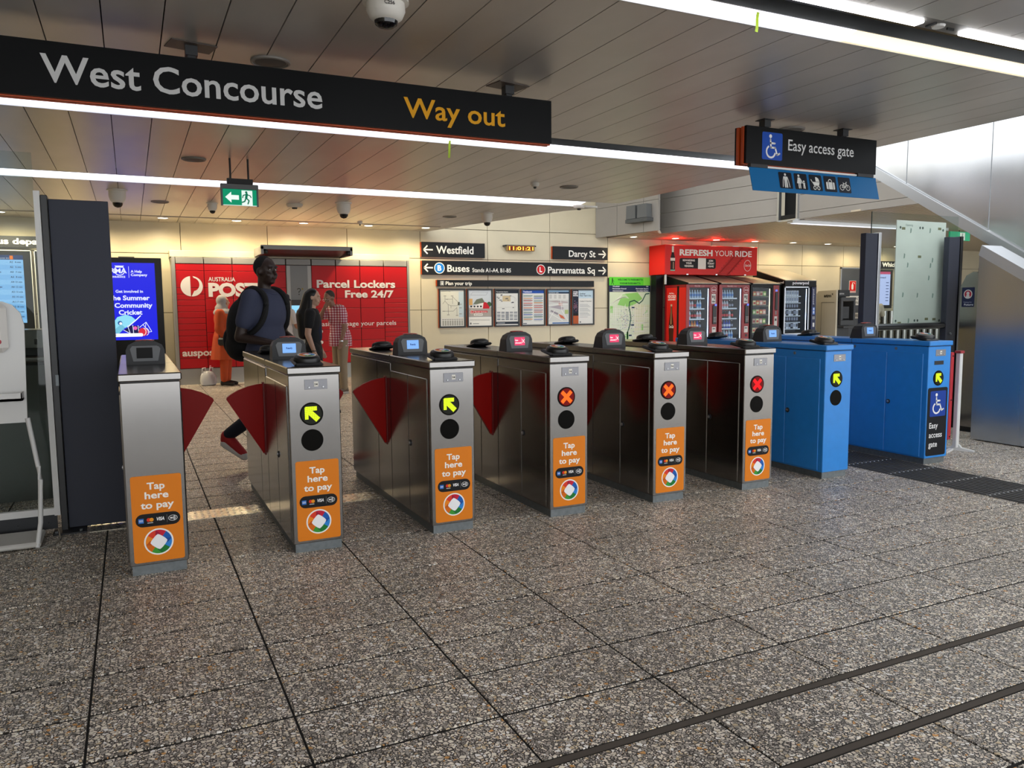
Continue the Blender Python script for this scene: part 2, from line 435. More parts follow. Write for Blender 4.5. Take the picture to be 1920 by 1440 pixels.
# ------------------------------------------------------------------ ceiling of long metal panels
ceiling = thing('ceiling', (0, 0, CEIL), None, None, kind='structure'); ceiling['label'] = 'low ceiling of long grey metal panels with light slots'
B('ceiling_deck', M_VOID, ceiling, (-5, 7.2, -6, 11.6, CEIL+.16, CEIL+.22), (-5, 6.0, 11.6, 16.7, CEIL+.16, CEIL+.22))
PW = .3187; X0 = -4.84
def seg(y0, y1, slant=False):
    n = 38
    for i in range(n):
        xa, xb = X0+PW*i, X0+PW*(i+1)-.007
        ya = yb = y1
        if slant:
            lim = lambda x: y1 if x < 6.1 else max(y0+.05, 16.0-(x-6.1)/.95*4.2)
            ya, yb = lim(xa), lim(xb)
            if xa > 7.0: continue
        mb = MB(); t = .03
        mb.add([(xa, y0, CEIL), (xb, y0, CEIL), (xb, yb, CEIL), (xa, ya, CEIL), (xa, y0, CEIL+t), (xb, y0, CEIL+t), (xb, yb, CEIL+t), (xa, ya, CEIL+t)],
               [(0, 3, 2, 1), (4, 5, 6, 7), (0, 1, 5, 4), (1, 2, 6, 5), (2, 3, 7, 6), (3, 0, 4, 7)])
        mb.build('ceiling_panel', M_CEIL, ceiling)
seg(-6, -.4); seg(0, 3.22); seg(3.76, 7.0); seg(7.68, 11.0); seg(11.62, WALL_Y, True)
# soffit edge trim over the back wall
B('soffit_trim', mat('soffit_trim', '#a89f92', .5), ceiling, (-4.9, 5.9, 15.55, 15.62, CEIL-.012, CEIL-.001))
M_STRIP = mat('lip_glow', '#e8e8ec', .4, emit='#f1f1ff', es=STRIP_E)  # slot lips are lit metal; light from hidden tubes is put in as glow
M_STRIPW = mat('lip_glow_warm', '#f0dcb8', .4, emit='#ffe2b4', es=STRIP_E*.75)
def strip(x0, x1, y0, y1, label, warm=None):
    t = thing('glowing_lip', ((x0+x1)/2, (y0+y1)/2, CEIL), label, 'ceiling light')
    BS('housing', M_ALU, t, (x0, x1, y1-.012, y1, CEIL-.004, CEIL+.10), (x0, x1, y0, y0+.01, CEIL+.02, CEIL+.10))
    n = max(1, round((x1-x0)/1.5)); w = (x1-x0)/n
    for i in range(n):
        a, b_ = x0+w*i+.004, x0+w*(i+1)-.004
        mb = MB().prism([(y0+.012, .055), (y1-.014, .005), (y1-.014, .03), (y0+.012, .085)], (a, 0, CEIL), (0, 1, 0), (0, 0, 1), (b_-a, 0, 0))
        mb.build('glow_face', M_STRIPW if warm and a > warm else M_STRIP, t)
strip(-4.8, 7.15, 7.36, 7.66, 'long metal slot lip with added white glow, running just behind the hanging concourse sign')
strip(-4.8, 6.85, 11.16, 11.6, 'farthest metal slot lip with added glow, passing behind the hanging green exit sign')
strip(-4.8, 7.15, -.35, -.05, 'unseen glowing lip added overhead behind the viewpoint for more light')  # unseen, added to bring in more light from behind the viewpoint
strip(-4.8, 7.15, 3.58, 3.75, 'nearest metal slot lip with added glow, top right, white turning warm cream', warm=3.7)
M_TUBE = mat('tube_diffuser', '#ffffff', .4, emit='#ffffff', es=TUBE_E)
for k, (x0, x1) in enumerate(((1.55, 2.75), (3.1, 4.3), (4.69, 5.89))):
    t = thing('batten_light', ((x0+x1)/2, 3.29, CEIL), ['bright batten light above the top edge, left of the others', 'bright batten light in the top right, cut by the upper frame edge', 'bright batten light at the top right corner'][k], 'ceiling light', 'batten lights in the near light slot')
    B('tray', mat('tray_grey', '#6d6a66', .5), t, (x0-.05, x1+.34, 3.23, 3.36, CEIL+.005, CEIL+.05))
    B('glow_face', M_TUBE, t, (x0, x1, 3.265, 3.335, CEIL-.012, CEIL+.005), b=.006)
    mb = MB().lathe([(.035, -.012), (.04, .0)], (x1+.16, 3.295, CEIL+.005), 14); mb.build('sensor', M_WHITE, t)
    BS('lamp_clip', M_BLACK, t, (x1+.24, x1+.30, 3.29, 3.30, CEIL-.008, CEIL+.005), (x1+.09, x1+.10, 3.26, 3.33, CEIL-.006, CEIL+.005))

# right-hand soffit with fine slats, bulkhead above it
soffit = MB().prism([(10.40, WALL_Y), (10.70, 14.58), (11.22, 15.2), (11.82, 12.05), (11.97, 9), (26, 9), (26, WALL_Y)], (0, 0, 3.125), (1, 0, 0), (0, 1, 0), (0, 0, .07)).build('ceiling', mat('soffit_back', '#16140f', .8), None); tag(soffit, 'slatted metal soffit over the vending machines', kind='structure')
mb = MB()
for i in range(116):
    x = 10.72+i*.13
    y0 = 14.62+(x-10.70)*1.2 if x < 11.2 else 15.2-(x-11.2)*5.25 if x < 11.8 else max(9., 12.05-(x-11.8)*21)
    mb.box(x, x+.075, y0, WALL_Y-1.0 if x < 18.5 else WALL_Y, 3.092, 3.124)
tag(mb.build('slat_field', mat('slat_metal', '#c8bca8', .35, .4), soffit), kind='stuff')
B('soffit_board', mat('soffit_board', '#a79d90', .45), soffit, (10.72, 18.5, 15.72, WALL_Y, 3.093, 3.124))
bulk = thing('wall_bulkhead', (11, 14, 3.1), None, None, kind='structure'); bulk['label'] = 'grey panelled bulkhead stepping along the edge of the open void'
def bulk_panel(p, q, z0, z1, t=.06):
    p, q = Vector(p), Vector(q); d = (q-p); n = Vector((-d.y, d.x)).normalized()
    if n.x < 0: n = -n
    mb = MB().prism([(0, z0+.004), (1, z0+.004), (1, z1-.004), (0, z1-.004)], (p.x, p.y, 0), (d.x, d.y, 0), (0, 0, 1), (n.x*t, n.y*t, 0))
    return mb.build('bulkhead_panel', M_BULK, bulk)
# far part: three tall panels
A0, A1 = Vector((10.38, 16.68)), Vector((10.68, 14.55))
for a, b_ in ((0, .36), (.365, .78), (.785, 1)):
    for z0, z1 in ((3.09, 3.78), (3.78, 4.1), (4.1, 5.6)): bulk_panel(A0.lerp(A1, a), A0.lerp(A1, b_), z0, z1)
# near part: long horizontal planks
B0, B1, B2, B3 = Vector((11.2, 15.2)), Vector((11.8, 12.05)), Vector((11.84, 11.6)), Vector((11.95, 8.9))
for z0, z1 in ((3.09, 3.22), (3.22, 3.55), (3.55, 3.88), (3.88, 4.21), (4.21, 4.54), (4.54, 5.6)):
    bulk_panel(B0, B1, z0, z1)
    bulk_panel(B2+Vector((.0, -.0)), B3, z0, z1)
mb = MB(); mb.prism([(0, 3.09), (1, 3.09), (1, 4.6), (0, 4.6)], (11.95, 12.05, 0), (0, -.45, 0), (0, 0, 1), (.1, 0, 0)); mb.build('light_slot', M_VOID, bulk)
B('slot_frame', M_ALU, bulk, (11.76, 11.83, 12.02, 12.07, 3.08, 4.4), (11.8, 11.87, 11.57, 11.61, 3.08, 4.4), (11.78, 11.86, 11.6, 12.05, 3.07, 3.10))
t = thing('glowing_lip', (13.5, 11.8, 3.09), 'white trim strip with added glow across the slatted soffit below the bulkhead slot', 'ceiling light')
B('trim', M_ALU, t, (11.84, 16.5, 11.72, 11.86, 3.03, 3.09)); B('glow_face', mat('lip_glow_dim', '#dcdce4', .4, emit='#dfe2f4', es=.5), t, (11.9, 16.4, 11.74, 11.84, 3.022, 3.03))  # carries on the far slot lip; its brightness is put in as glow

roof = B('ceiling_added', mat('added_roof', '#b8b8b4', .6), None, (6.0, 26.2, 10.8, 17, 6.2, 6.3)); tag(roof, 'unseen roof slab added over the far part of the open void to cut sky light', kind='structure')  # unseen slab, added to cut the sky light on wall and bulkhead

# ------------------------------------------------------------------ downlights, speakers, cameras on the ceiling
def downlight(x, y, z, label, w):
    t = thing('downlight', (x, y, z), label, 'ceiling light', 'round downlights along the back wall')
    mb = MB().lathe([(.10, 0), (.105, -.008), (.085, -.010), (.082, -.002)], (x, y, z), 20); mb.build('rim', M_WHITE, t, True)
    mb = MB().lathe([(.08, -.006), (.08, -.003)], (x, y, z), 20); mb.build('lens', mat('downlight_lens', '#ffffff', .3, emit='#fff2d8', es=6), t)
    ld = bpy.data.lights.new('downlight', 'SPOT'); ld.energy = w; ld.color = (1, .82, .52); ld.spot_size = math.radians(172); ld.spot_blend = .6; ld.shadow_soft_size = .07
    o = bpy.data.objects.new('lamp', ld); COL.objects.link(o); o.location = (0, 0, -.03); o.parent = t
for k, x in enumerate((-3.2, -1.9, -.65, .62, 1.9, 3.15, 4.45, 5.68)):
    downlight(x, 15.85, CEIL, 'warm round downlight in the low ceiling, %s along the wall from the left edge' % ['first', 'second', 'third', 'fourth', 'fifth', 'sixth', 'seventh', 'eighth'][k], DOWN_W*3)
for k, x in enumerate((11.1, 12.35, 13.65, 14.95, 16.3, 17.6, 19.0, 20.4)):
    downlight(x, 16.1, 3.093, 'warm round downlight in the slatted soffit, %s from the step of the bulkhead' % ['first', 'second', 'third', 'fourth', 'fifth', 'sixth', 'seventh', 'eighth'][k], DOWN_W)
def speaker(x, y, label, r=.13):
    t = thing('ceiling_speaker', (x, y, CEIL), label, 'speaker', 'round ceiling speakers')
    MB().lathe([(r, 0), (r, -.012), (r*.9, -.016), (r*.88, -.008)], (x, y, CEIL), 28).build('rim', mat('speaker_rim', '#7d7872', .5), t, True)
    MB().lathe([(r*.88, -.006), (r*.5, -.014), (.002, -.017)], (x, y, CEIL), 28).build('grille', mat('speaker_grille', '#4a4744', .6), t, True)
for x, y, l in ((.935, 5.63, 'round ceiling speaker just above the long hanging sign'), (.72, 9.55, 'round ceiling speaker left of the exit sign rods'),
                (.5, 13.5, 'round ceiling speaker beside the leftmost dome camera'), (5.61, 9.72, 'round ceiling speaker in the middle near the right ceiling edge'),
                (5.4, 13.76, 'round ceiling speaker beside the dome camera nearest the clock'), (5.75, 5.75, 'round ceiling speaker behind the access gate sign')):
    speaker(x, y, l)
def dome(x, y, s, label, mark=None, hz=1.):
    t = thing('dome_camera', (x, y, CEIL), label, 'camera', 'dome security cameras')
    k = s*hz
    MB().lathe([(.11*s, 0), (.11*s, -.012*k), (.09*s, -.016*k), (.092*s, -.075*k), (.078*s, -.125*k), (.055*s, -.15*k)], (x, y, CEIL), 24).build('housing', mat('camera_white', '#d6d2ca', .4), t, True)
    MB().lathe([(.056*s, -.148*k), (.052*s, -.175*k), (.034*s, -.197*k), (.002, -.206*k)], (x, y, CEIL), 20).build('lens_dome', mat('smoked_dome', '#0c0c10', .08), t, True)
    if mark:
        a = math.atan2(-y, -x)+.25
        u = Vector((-math.sin(a), math.cos(a), 0)); n = Vector((math.cos(a), math.sin(a), 0))
        p = Print(Vector((x, y, CEIL-.07*s*hz))+n*.0935*s, u, FZ); p.text(mark, -.03*s, 0, .016*s, '#222222', bold=.02); p.build('lettering', t)
dome(1.335, 4.30, 1.15, 'large white dome camera marked C256 at the top edge', 'C256', .6)
dome(-.08, 12.4, 1.2, 'white dome camera above the dark upright panel'); dome(3.14, 12.6, 1.2, 'white dome camera right of the exit sign, third along')
dome(5.84, 13.05, 1.1, 'white dome camera nearest the clock and the ceiling corner'); dome(1.25, 13.4, .8, 'small white dome camera peeping below the exit sign')
def detector(x, y, r, label, name='smoke_detector'):
    t = thing(name, (x, y, CEIL), label, 'detector')
    MB().lathe([(r, 0), (r, -.02), (r*.8, -.05), (r*.45, -.055)], (x, y, CEIL), 18).build('body', mat('detector_white', '#c9c4bb', .5), t, True)
    MB().lathe([(r*.35, -.055), (r*.3, -.075), (.003, -.08)], (x, y, CEIL), 12).build('sensor', M_CHAR, t, True)
detector(2.46, 13.05, .13, 'wide white detector between the exit sign and a dome camera'); detector(5.01, 9.6, .06, 'tiny smoke detector on the ceiling right of centre')
detector(4.1, 15.2, .05, 'tiny smoke detector between two downlights above the lockers'); detector(6.8, 11.45, .1, 'small detector at the end of the far glowing slot lip')
# yellow-green tags taped to the glowing slot lips
for x, y, h, l in ((2.96, 7.50, .17, 'yellow-green tape tag hanging below the hanging sign'), (3.294, 3.56, .11, 'yellow-green tape tag hanging at the top right edge')):
    o = MB(); n = 6
    vs = []
    for i in range(n+1): zz = CEIL-.004-h*i/n; dx = -.012*i/n; vs += [(x+dx-.012, y+.003*math.sin(i), zz), (x+dx+.012, y+.003*math.sin(i)+.004, zz), (x+dx-.012, y+.003*math.sin(i)+.001, zz), (x+dx+.012, y+.003*math.sin(i)+.005, zz)]
    fs = []
    for i in range(n): a = 4*i; fs += [(a, a+1, a+5, a+4), (a+2, a+6, a+7, a+3), (a, a+4, a+6, a+2), (a+1, a+3, a+7, a+5)]
    o.add(vs, fs+[(0, 2, 3, 1), (4*n, 4*n+1, 4*n+3, 4*n+2)])
    o2 = o.build('tape_tag', mat('tape_lime', '#a6c41a', .5), None, loc=(x, y, CEIL)); tag(o2, l, 'tag')

# ------------------------------------------------------------------ hanging signs
def mount(t, x, y, zt, plate=True):
    B('bracket', M_CHAR, t, (x-.036, x+.036, y-.036, y+.036, CEIL-.065, CEIL-.004), (x-.024, x+.024, y-.024, y+.024, zt, CEIL-.06))
    if plate: MB().prism([(-.14, -.09), (.14, -.09), (.14, .09), (-.14, .09)], (x, y, CEIL-.006), (.97, .2, 0), (-.2, .97, 0), (0, 0, .005)).build('ceiling_plate', mat('plate_brown', '#4a403a', .5), t)
SY = 5.45
t = thing('hanging_sign', (.9, SY, 2.685), 'long black hanging sign reading West Concourse and Way out', 'sign')
B('face_panel', M_SIGN, t, (-1.6, 2.99, SY, SY+.03, 2.69, 3.01)); B('rear_panel', M_SIGN, t, (-1.6, 2.99, SY+.09, SY+.12, 2.69, 3.01))
BS('edge_trim', M_ORTRIM, t, (-1.6, 2.993, SY+.03, SY+.05, 2.683, 3.0), (-1.6, 2.993, SY+.07, SY+.09, 2.683, 3.0), (-1.6, 2.99, SY+.05, SY+.07, 2.695, 2.99))
p = Print((0, SY, 0), FX, FZ); p.text('West Concourse', -.398, 2.779, .158, '#c9c9c9', x1=1.235, bold=.014); p.build('lettering', t); p = Print((0, SY, 0), FX, FZ); p.text('Way out', 1.806, 2.783, .136, '#d99a12', x1=2.595, bold=.014)
p.build('lettering', t)
mount(t, .43, SY+.06, 3.0); mount(t, 2.65, SY+.06, 3.0)
t = thing('hanging_sign', (5.77, 5.48, 2.69), 'short black hanging sign reading Easy access gate with wheelchair symbol', 'sign')
B('face_panel', M_SIGN, t, (4.965, 6.6, 5.48, 5.51, 2.69, 3.015)); B('rear_panel', M_SIGN, t, (4.965, 6.6, 5.60, 5.63, 2.69, 3.015))
BS('edge_trim', M_ORTRIM, t, (4.955, 6.595, 5.51, 5.54, 2.684, 3.01), (4.955, 6.595, 5.57, 5.60, 2.684, 3.01))
p = Print((0, 5.48, 0), FX, FZ); p.rrect(5.145, 2.735, 5.385, 2.975, .015, '#1447a6', 1); wheelchair(p, 5.145, 2.735, .24, '#e6e6e6'); p.build('access_symbol', t); p = Print((0, 5.48, 0), FX, FZ)
p.text('Easy access gate', 5.455, 2.835, .098, '#cfcfcf', x1=6.29, bold=.006); p.build('lettering', t)
mount(t, 5.25, 5.56, 3.0, False); mount(t, 6.23, 5.56, 3.0, False)
BS('end_plate', M_CHAR, t, (5.19, 5.31, 5.5, 5.62, CEIL-.006, CEIL-.001), (6.17, 6.29, 5.5, 5.62, CEIL-.006, CEIL-.001))
t = thing('hanging_sign', (5.78, 5.42, 2.45), 'blue hanging board with five black pictogram squares under the access sign', 'sign')
c, s_ = math.cos(.22), math.sin(.22); o = Vector((4.99, 5.47, 2.655)); dn = Vector((0, -s_, -c)); n_ = Vector((0, -c, s_))
MB().prism([(0, 0), (1.60, 0), (1.605, .212), (.01, .212)], o, (1, 0, 0), dn, -n_*.006).build('board', mat('board_blue', '#15649c', .4, spec=.2), t)
p = Print(o+dn*.21+n_*.0005, FX, -dn)
for k in range(5):
    x = .335+.186*k; y = .035; h = .152
    p.rrect(x, y, x+.158, y+h, .012, '#10141f', 1); W_ = '#d8d8d4'; q = lambda a, b_: (x+a*.158, y+b_*h)
    if k == 0:
        p.disc(*q(.5, .86), .012, W_, 2, 10); p.poly([q(.36, .74), q(.64, .74), q(.6, .4), q(.4, .4)], W_, 2); p.line([q(.36, .7), q(.3, .5), q(.24, .1)], .008, W_, 2); p.line([q(.64, .7), q(.7, .5), q(.76, .1)], .008, W_, 2); p.line([q(.44, .42), q(.43, .1)], .017, W_, 2); p.line([q(.56, .42), q(.57, .1)], .017, W_, 2)
    elif k == 1:
        p.disc(*q(.36, .86), .012, W_, 2, 10); p.poly([q(.28, .75), q(.44, .75), q(.54, .38), q(.18, .38)], W_, 2); p.line([q(.31, .4), q(.31, .1)], .012, W_, 2); p.line([q(.42, .4), q(.42, .1)], .012, W_, 2); p.line([q(.45, .7), q(.62, .42)], .009, W_, 2)
        p.disc(*q(.72, .52), .010, W_, 2, 10); p.poly([q(.64, .44), q(.8, .44), q(.78, .25), q(.66, .25)], W_, 2); p.line([q(.68, .26), q(.67, .1)], .01, W_, 2); p.line([q(.76, .26), q(.77, .1)], .01, W_, 2)
    elif k == 2:
        p.poly([q(.2, .55), q(.8, .55), q(.72, .32), q(.34, .32)], W_, 2); p.poly([q(.5, .58), q(.8, .58), q(.74, .78), q(.6, .86), q(.5, .86)], W_, 2); p.line([q(.2, .57), q(.14, .68)], .008, W_, 2); p.arc(*q(.38, .18), .016, 0, 360, .007, W_, 2); p.arc(*q(.68, .18), .016, 0, 360, .007, W_, 2)
    elif k == 3:
        p.rrect(*q(.16, .16), *q(.84, .62), .01, W_, 2); p.arc(*q(.5, .64), .022, 0, 180, .008, W_, 2); p.rect(*q(.3, .16), *q(.34, .62), '#10141f', 3); p.rect(*q(.66, .16), *q(.7, .62), '#10141f', 3)
    else:
        p.arc(*q(.26, .34), .026, 0, 360, .006, W_, 2); p.arc(*q(.74, .34), .026, 0, 360, .006, W_, 2); p.line([q(.26, .34), q(.42, .6), q(.64, .6), q(.5, .34), q(.26, .34)], .006, W_, 2); p.line([q(.5, .34), q(.4, .66)], .006, W_, 2); p.line([q(.74, .34), q(.62, .68), q(.7, .7)], .006, W_, 2)
p.build('pictograms', t)
BS('clamp', M_CHAR, t, (5.0, 5.2, 5.46, 5.5, 2.655, 2.684), (6.34, 6.55, 5.46, 5.5, 2.655, 2.684)); B('rail', M_WHITE, t, (5.2, 6.34, 5.475, 5.49, 2.66, 2.675))
# green exit sign on two rods
t = thing('exit_sign', (1.17, 9.35, 2.6), 'green lit exit sign with white arrow and running figure, hanging from two rods', 'exit sign')
for xx in (1.075, 1.265): MB().cyl((xx, 9.35, CEIL), (xx, 9.35, 2.87), .011).build('rod', M_BLACK, t)
B('bracket', M_CHAR, t, (1.035, 1.31, 9.33, 9.37, 2.825, 2.88)); B('body', mat('exit_grey', '#6b6e70', .5), t, (.965, 1.365, 9.32, 9.38, 2.765, 2.82), (.965, .985, 9.335, 9.365, 2.58, 2.77), (1.345, 1.365, 9.335, 9.365, 2.58, 2.77), b=.004)
B('glass_plate', mat('exit_plate', '#0b5c44', .3), t, (.985, 1.345, 9.342, 9.358, 2.585, 2.765))
p = Print((0, 9.342, 0), FX, FZ); p.rect(.987, 2.587, 1.345, 2.764, '#0c8f66', 0); p.rect(1.185, 2.59, 1.30, 2.755, '#e9f7f0', 1)
p.poly([(1.01, 2.675), (1.075, 2.735), (1.075, 2.7), (1.155, 2.7), (1.155, 2.65), (1.075, 2.65), (1.075, 2.615)], '#eefaf4', 1)
G_ = '#0a6e50'; p.disc(1.235, 2.735, .013, G_, 2, 12); p.line([(1.24, 2.715), (1.232, 2.672)], .026, G_, 2); p.line([(1.24, 2.71), (1.275, 2.70), (1.285, 2.68)], .011, G_, 2); p.line([(1.232, 2.712), (1.20, 2.70), (1.195, 2.675)], .011, G_, 2); p.line([(1.235, 2.67), (1.262, 2.645), (1.25, 2.61)], .014, G_, 2); p.line([(1.23, 2.67), (1.215, 2.635), (1.19, 2.625)], .014, G_, 2)
p.rect(.987, 2.585, 1.345, 2.592, '#dff2ea', 1); p.build('lit_print', t, mat_attr('exit_lit', .3, .45))

# ------------------------------------------------------------------ ticket gates
GX = [-.0718, .8001, 1.6655, 2.5199, 3.375, 4.2214, 5.0753, 6.3294]; GY = 4.629; GW, GL = .298, 1.95
GM = {}
def gm(key, fn, smooth=False):
    if key not in GM: GM[key] = fn().mesh(key.split('|')[0], (0, 0, 0), smooth)
    return GM[key]
def gput(key, fn, m, parent, loc=(0, 0, 0), smooth=False):
    me = gm(key, fn, smooth); me2 = me
    if not me.materials: me.materials.append(m)
    elif me.materials[0].name != m.name:
        k2 = key+m.name
        if k2 not in GM: GM[k2] = me.copy(); GM[k2].materials.clear(); GM[k2].materials.append(m)
        me2 = GM[k2]
    o = bpy.data.objects.new(key.split('|')[0], me2); COL.objects.link(o); o.parent = parent; o.location = loc
    return o
def arrow_dots():
    p = Print((0, 0, 0), FX, FZ); p.disc(0, 0, .06, '#10120c', 0)
    for i in range(-13, 14):
        for j in range(-13, 14):
            x, z = i*.0042, j*.0042
            if x*x+z*z > .054**2: continue
            a, b_ = (-x+z)/1.414, (x+z)/1.414            # along the up-left diagonal, across it
            shaft = -.052 < a < .03 and abs(b_) < .0155
            head = -.041 < x < .03 and .019 < z < .043 or -.041 < x < -.018 and -.03 < z < .043
            if shaft or head: p.disc(x, z, .0019, '#d6ee20', 1, 6)
    return p.m
def cross_dots():
    p = Print((0, 0, 0), FX, FZ); p.disc(0, 0, .06, '#4a0302', 0)
    for i in range(-13, 14):
        for j in range(-13, 14):
            x, z = i*.0042, j*.0042
            if x*x+z*z > .052**2: continue
            if abs(x-z)/1.414 < .0125 or abs(x+z)/1.414 < .0125: p.disc(x, z, .0020, '#ff6a1c', 1, 6)
            elif (i+j) % 2: p.disc(x, z, .0012, '#8c0805', 1, 4)
    return p.m
def cross_dots2():
    m = cross_dots(); r = MB(); r.v, r.f = m.v, m.f; o = hx('#ff6a1c'); r.c = [hx('#ff141c') if c == o else c for c in m.c]; return r
def sticker():
    p = Print((0, 0, 0), FX, FZ)
    p.rrect(.024, .071, .278, .550, .012, '#e07f1a', 0)
    for t, x0, x1, b_ in (('Tap', .104, .193, .474), ('here', .091, .210, .423), ('to pay', .069, .235, .369)): p.text(t, x0, b_, .037, '#f6f2ea', x1=x1, bold=.025)
    p.rrect(.040, .268, .264, .340, .035, '#121214', 1)
    p.rect(.054, .290, .080, .316, '#2f6fc4', 2); p.rect(.057, .299, .077, .302, '#dfe8f4', 3); p.rect(.057, .305, .077, .308, '#dfe8f4', 3)
    p.disc(.105, .306, .0105, '#d8321e', 2, 14); p.disc(.119, .306, .0105, '#e8961e', 3, 14); p.rect(.098, .287, .126, .291, '#cfcfcf', 2)
    p.text('VISA', .141, .298, .018, '#f2f2f2', x1=.183, bold=.03, skew=.2); p.rect(.196, .283, .1972, .326, '#8a8a8a', 2)
    p.arc(.226, .304, .022, 0, 360, .0028, '#d8d8d8', 2, 18, .015)
    for r in (.006, .011, .016): p.arc(.222, .304, r, -50, 50, .003, '#e4e4e4', 3, 6)
    p.rect(.212, .300, .224, .309, '#e4e4e4', 3)
    cx, cz = .15, .180; p.disc(cx, cz, .074, '#f4f2ee', 1, 36)
    cols = ['#2f86d8', '#1d5fb4', '#c8203a', '#e2402a', '#f08a1c', '#d86a10', '#3f9a38', '#1f7a34']; rr = .066
    for k in range(8):
        a0 = math.radians(-35+45*k); pts = [(cx, cz)]+[(cx+rr*math.cos(a0+math.radians(45*j/6)), cz+rr*math.sin(a0+math.radians(45*j/6))) for j in range(7)]
        p.poly(pts, cols[k], 2)
    cs2 = ['#1c4f9e', '#a01838', '#c85a14', '#1e6e36']
    for k in range(4):
        a = math.radians(12+90*k); p.poly([(cx+rr*math.cos(a), cz+rr*math.sin(a)), (cx+.02*math.cos(a+1.2), cz+.02*math.sin(a+1.2)), (cx+.045*math.cos(a-.4), cz+.045*math.sin(a-.4))], cs2[k], 3)
    pts = []
    for k in range(4):
        a = math.radians(90*k+5)
        for j in range(6):
            t = j/6; b_ = a+math.radians(90*t); r = .043*(1-.20*math.sin(PI*t)); pts.append((cx+r*math.cos(b_), cz+r*math.sin(b_)))
    p.poly(pts, '#f4f4f6', 4)
    return p.m
def hood():
    pts = [(.022, 0), (.242, 0), (.242, .09), (.228, .122), (.19, .143), (.132, .152), (.074, .143), (.036, .122), (.022, .09)]
    mb = MB(); n = len(pts); f0 = [(x, .012*z/.15, z) for x, z in pts]; f1 = [(.132+(x-.132)*.97, .15-.05*z/.15, z*.97) for x, z in pts]
    mb.add(f0+f1, [tuple(range(n)), tuple(range(2*n-1, n-1, -1))]+[(i, i+n, (i+1) % n+n, (i+1) % n) for i in range(n)])
    return mb
def bezel():
    pts = [(.062, .022), (.202, .022), (.218, .098), (.205, .116), (.059, .116), (.046, .098)]
    return MB().prism(pts, (0, -.003, 0), (1, .0, 0), (0, .08, 1), (0, .012, 0))
def screen(kind):
    p = Print((0, -.005, 0), FX, (0, .08, .997))
    if kind == 'off': p.rect(.082, .040, .172, .106, '#020202', 0); return p.m
    if kind == 'ready': p.rect(.088, .044, .176, .106, '#7fb0f4', 0); p.text('Ready', .112, .070, .012, '#20386e', x1=.154, bold=.03)
    else:
        p.rect(.088, .044, .176, .106, '#e8456e', 0); p.rect(.148, .05, .1495, .10, '#f6c8d2', 1)
        p.text('Gate', .092, .078, .011, '#ffffff', x1=.118, bold=.03); p.text('closed', .092, .058, .011, '#ffffff', x1=.144, bold=.03)
        p.line([(.153, .064), (.172, .088)], .004, '#ffffff', 2); p.line([(.172, .064), (.153, .088)], .004, '#ffffff', 2)
    return p.m
def flap(sgn):
    pts = [(0, .47), (.02, .45), (.03, .47), (.235, .815), (.247, .835), (.243, .85), (.22, .868), (.17, .896), (.11, .918), (.05, .930), (0, .934)]
    return MB().prism([(sgn*x, z) for x, z in pts], (0, 0, 0), FX, FZ, (0, .028, 0))
def reader(front):
    mb = MB().lathe([(.078, 0), (.08, .012), (.074, .028), (.058, .036)], (0, 0, 0), 28)
    return mb
def read_ring():
    p = Print((0, 0, .0365), (1, 0, 0), (0, 1, 0))
    p.disc(0, 0, .056, '#e8e6e2', 0, 28)
    for k, c in enumerate(('#2f86d8', '#c8303a', '#f08a1c', '#3f9a48')):
        p.poly([(0, 0)]+[(.046*math.cos(math.radians(90*k-30+15*j)), .046*math.sin(math.radians(90*k-30+15*j))) for j in range(7)], c, 1)
    p.disc(0, 0, .026, '#f4f4f4', 2, 4)
    return p.m
def door(w, h): return MB().box(-.006, .006, 0, w, 0, h, b=.004)
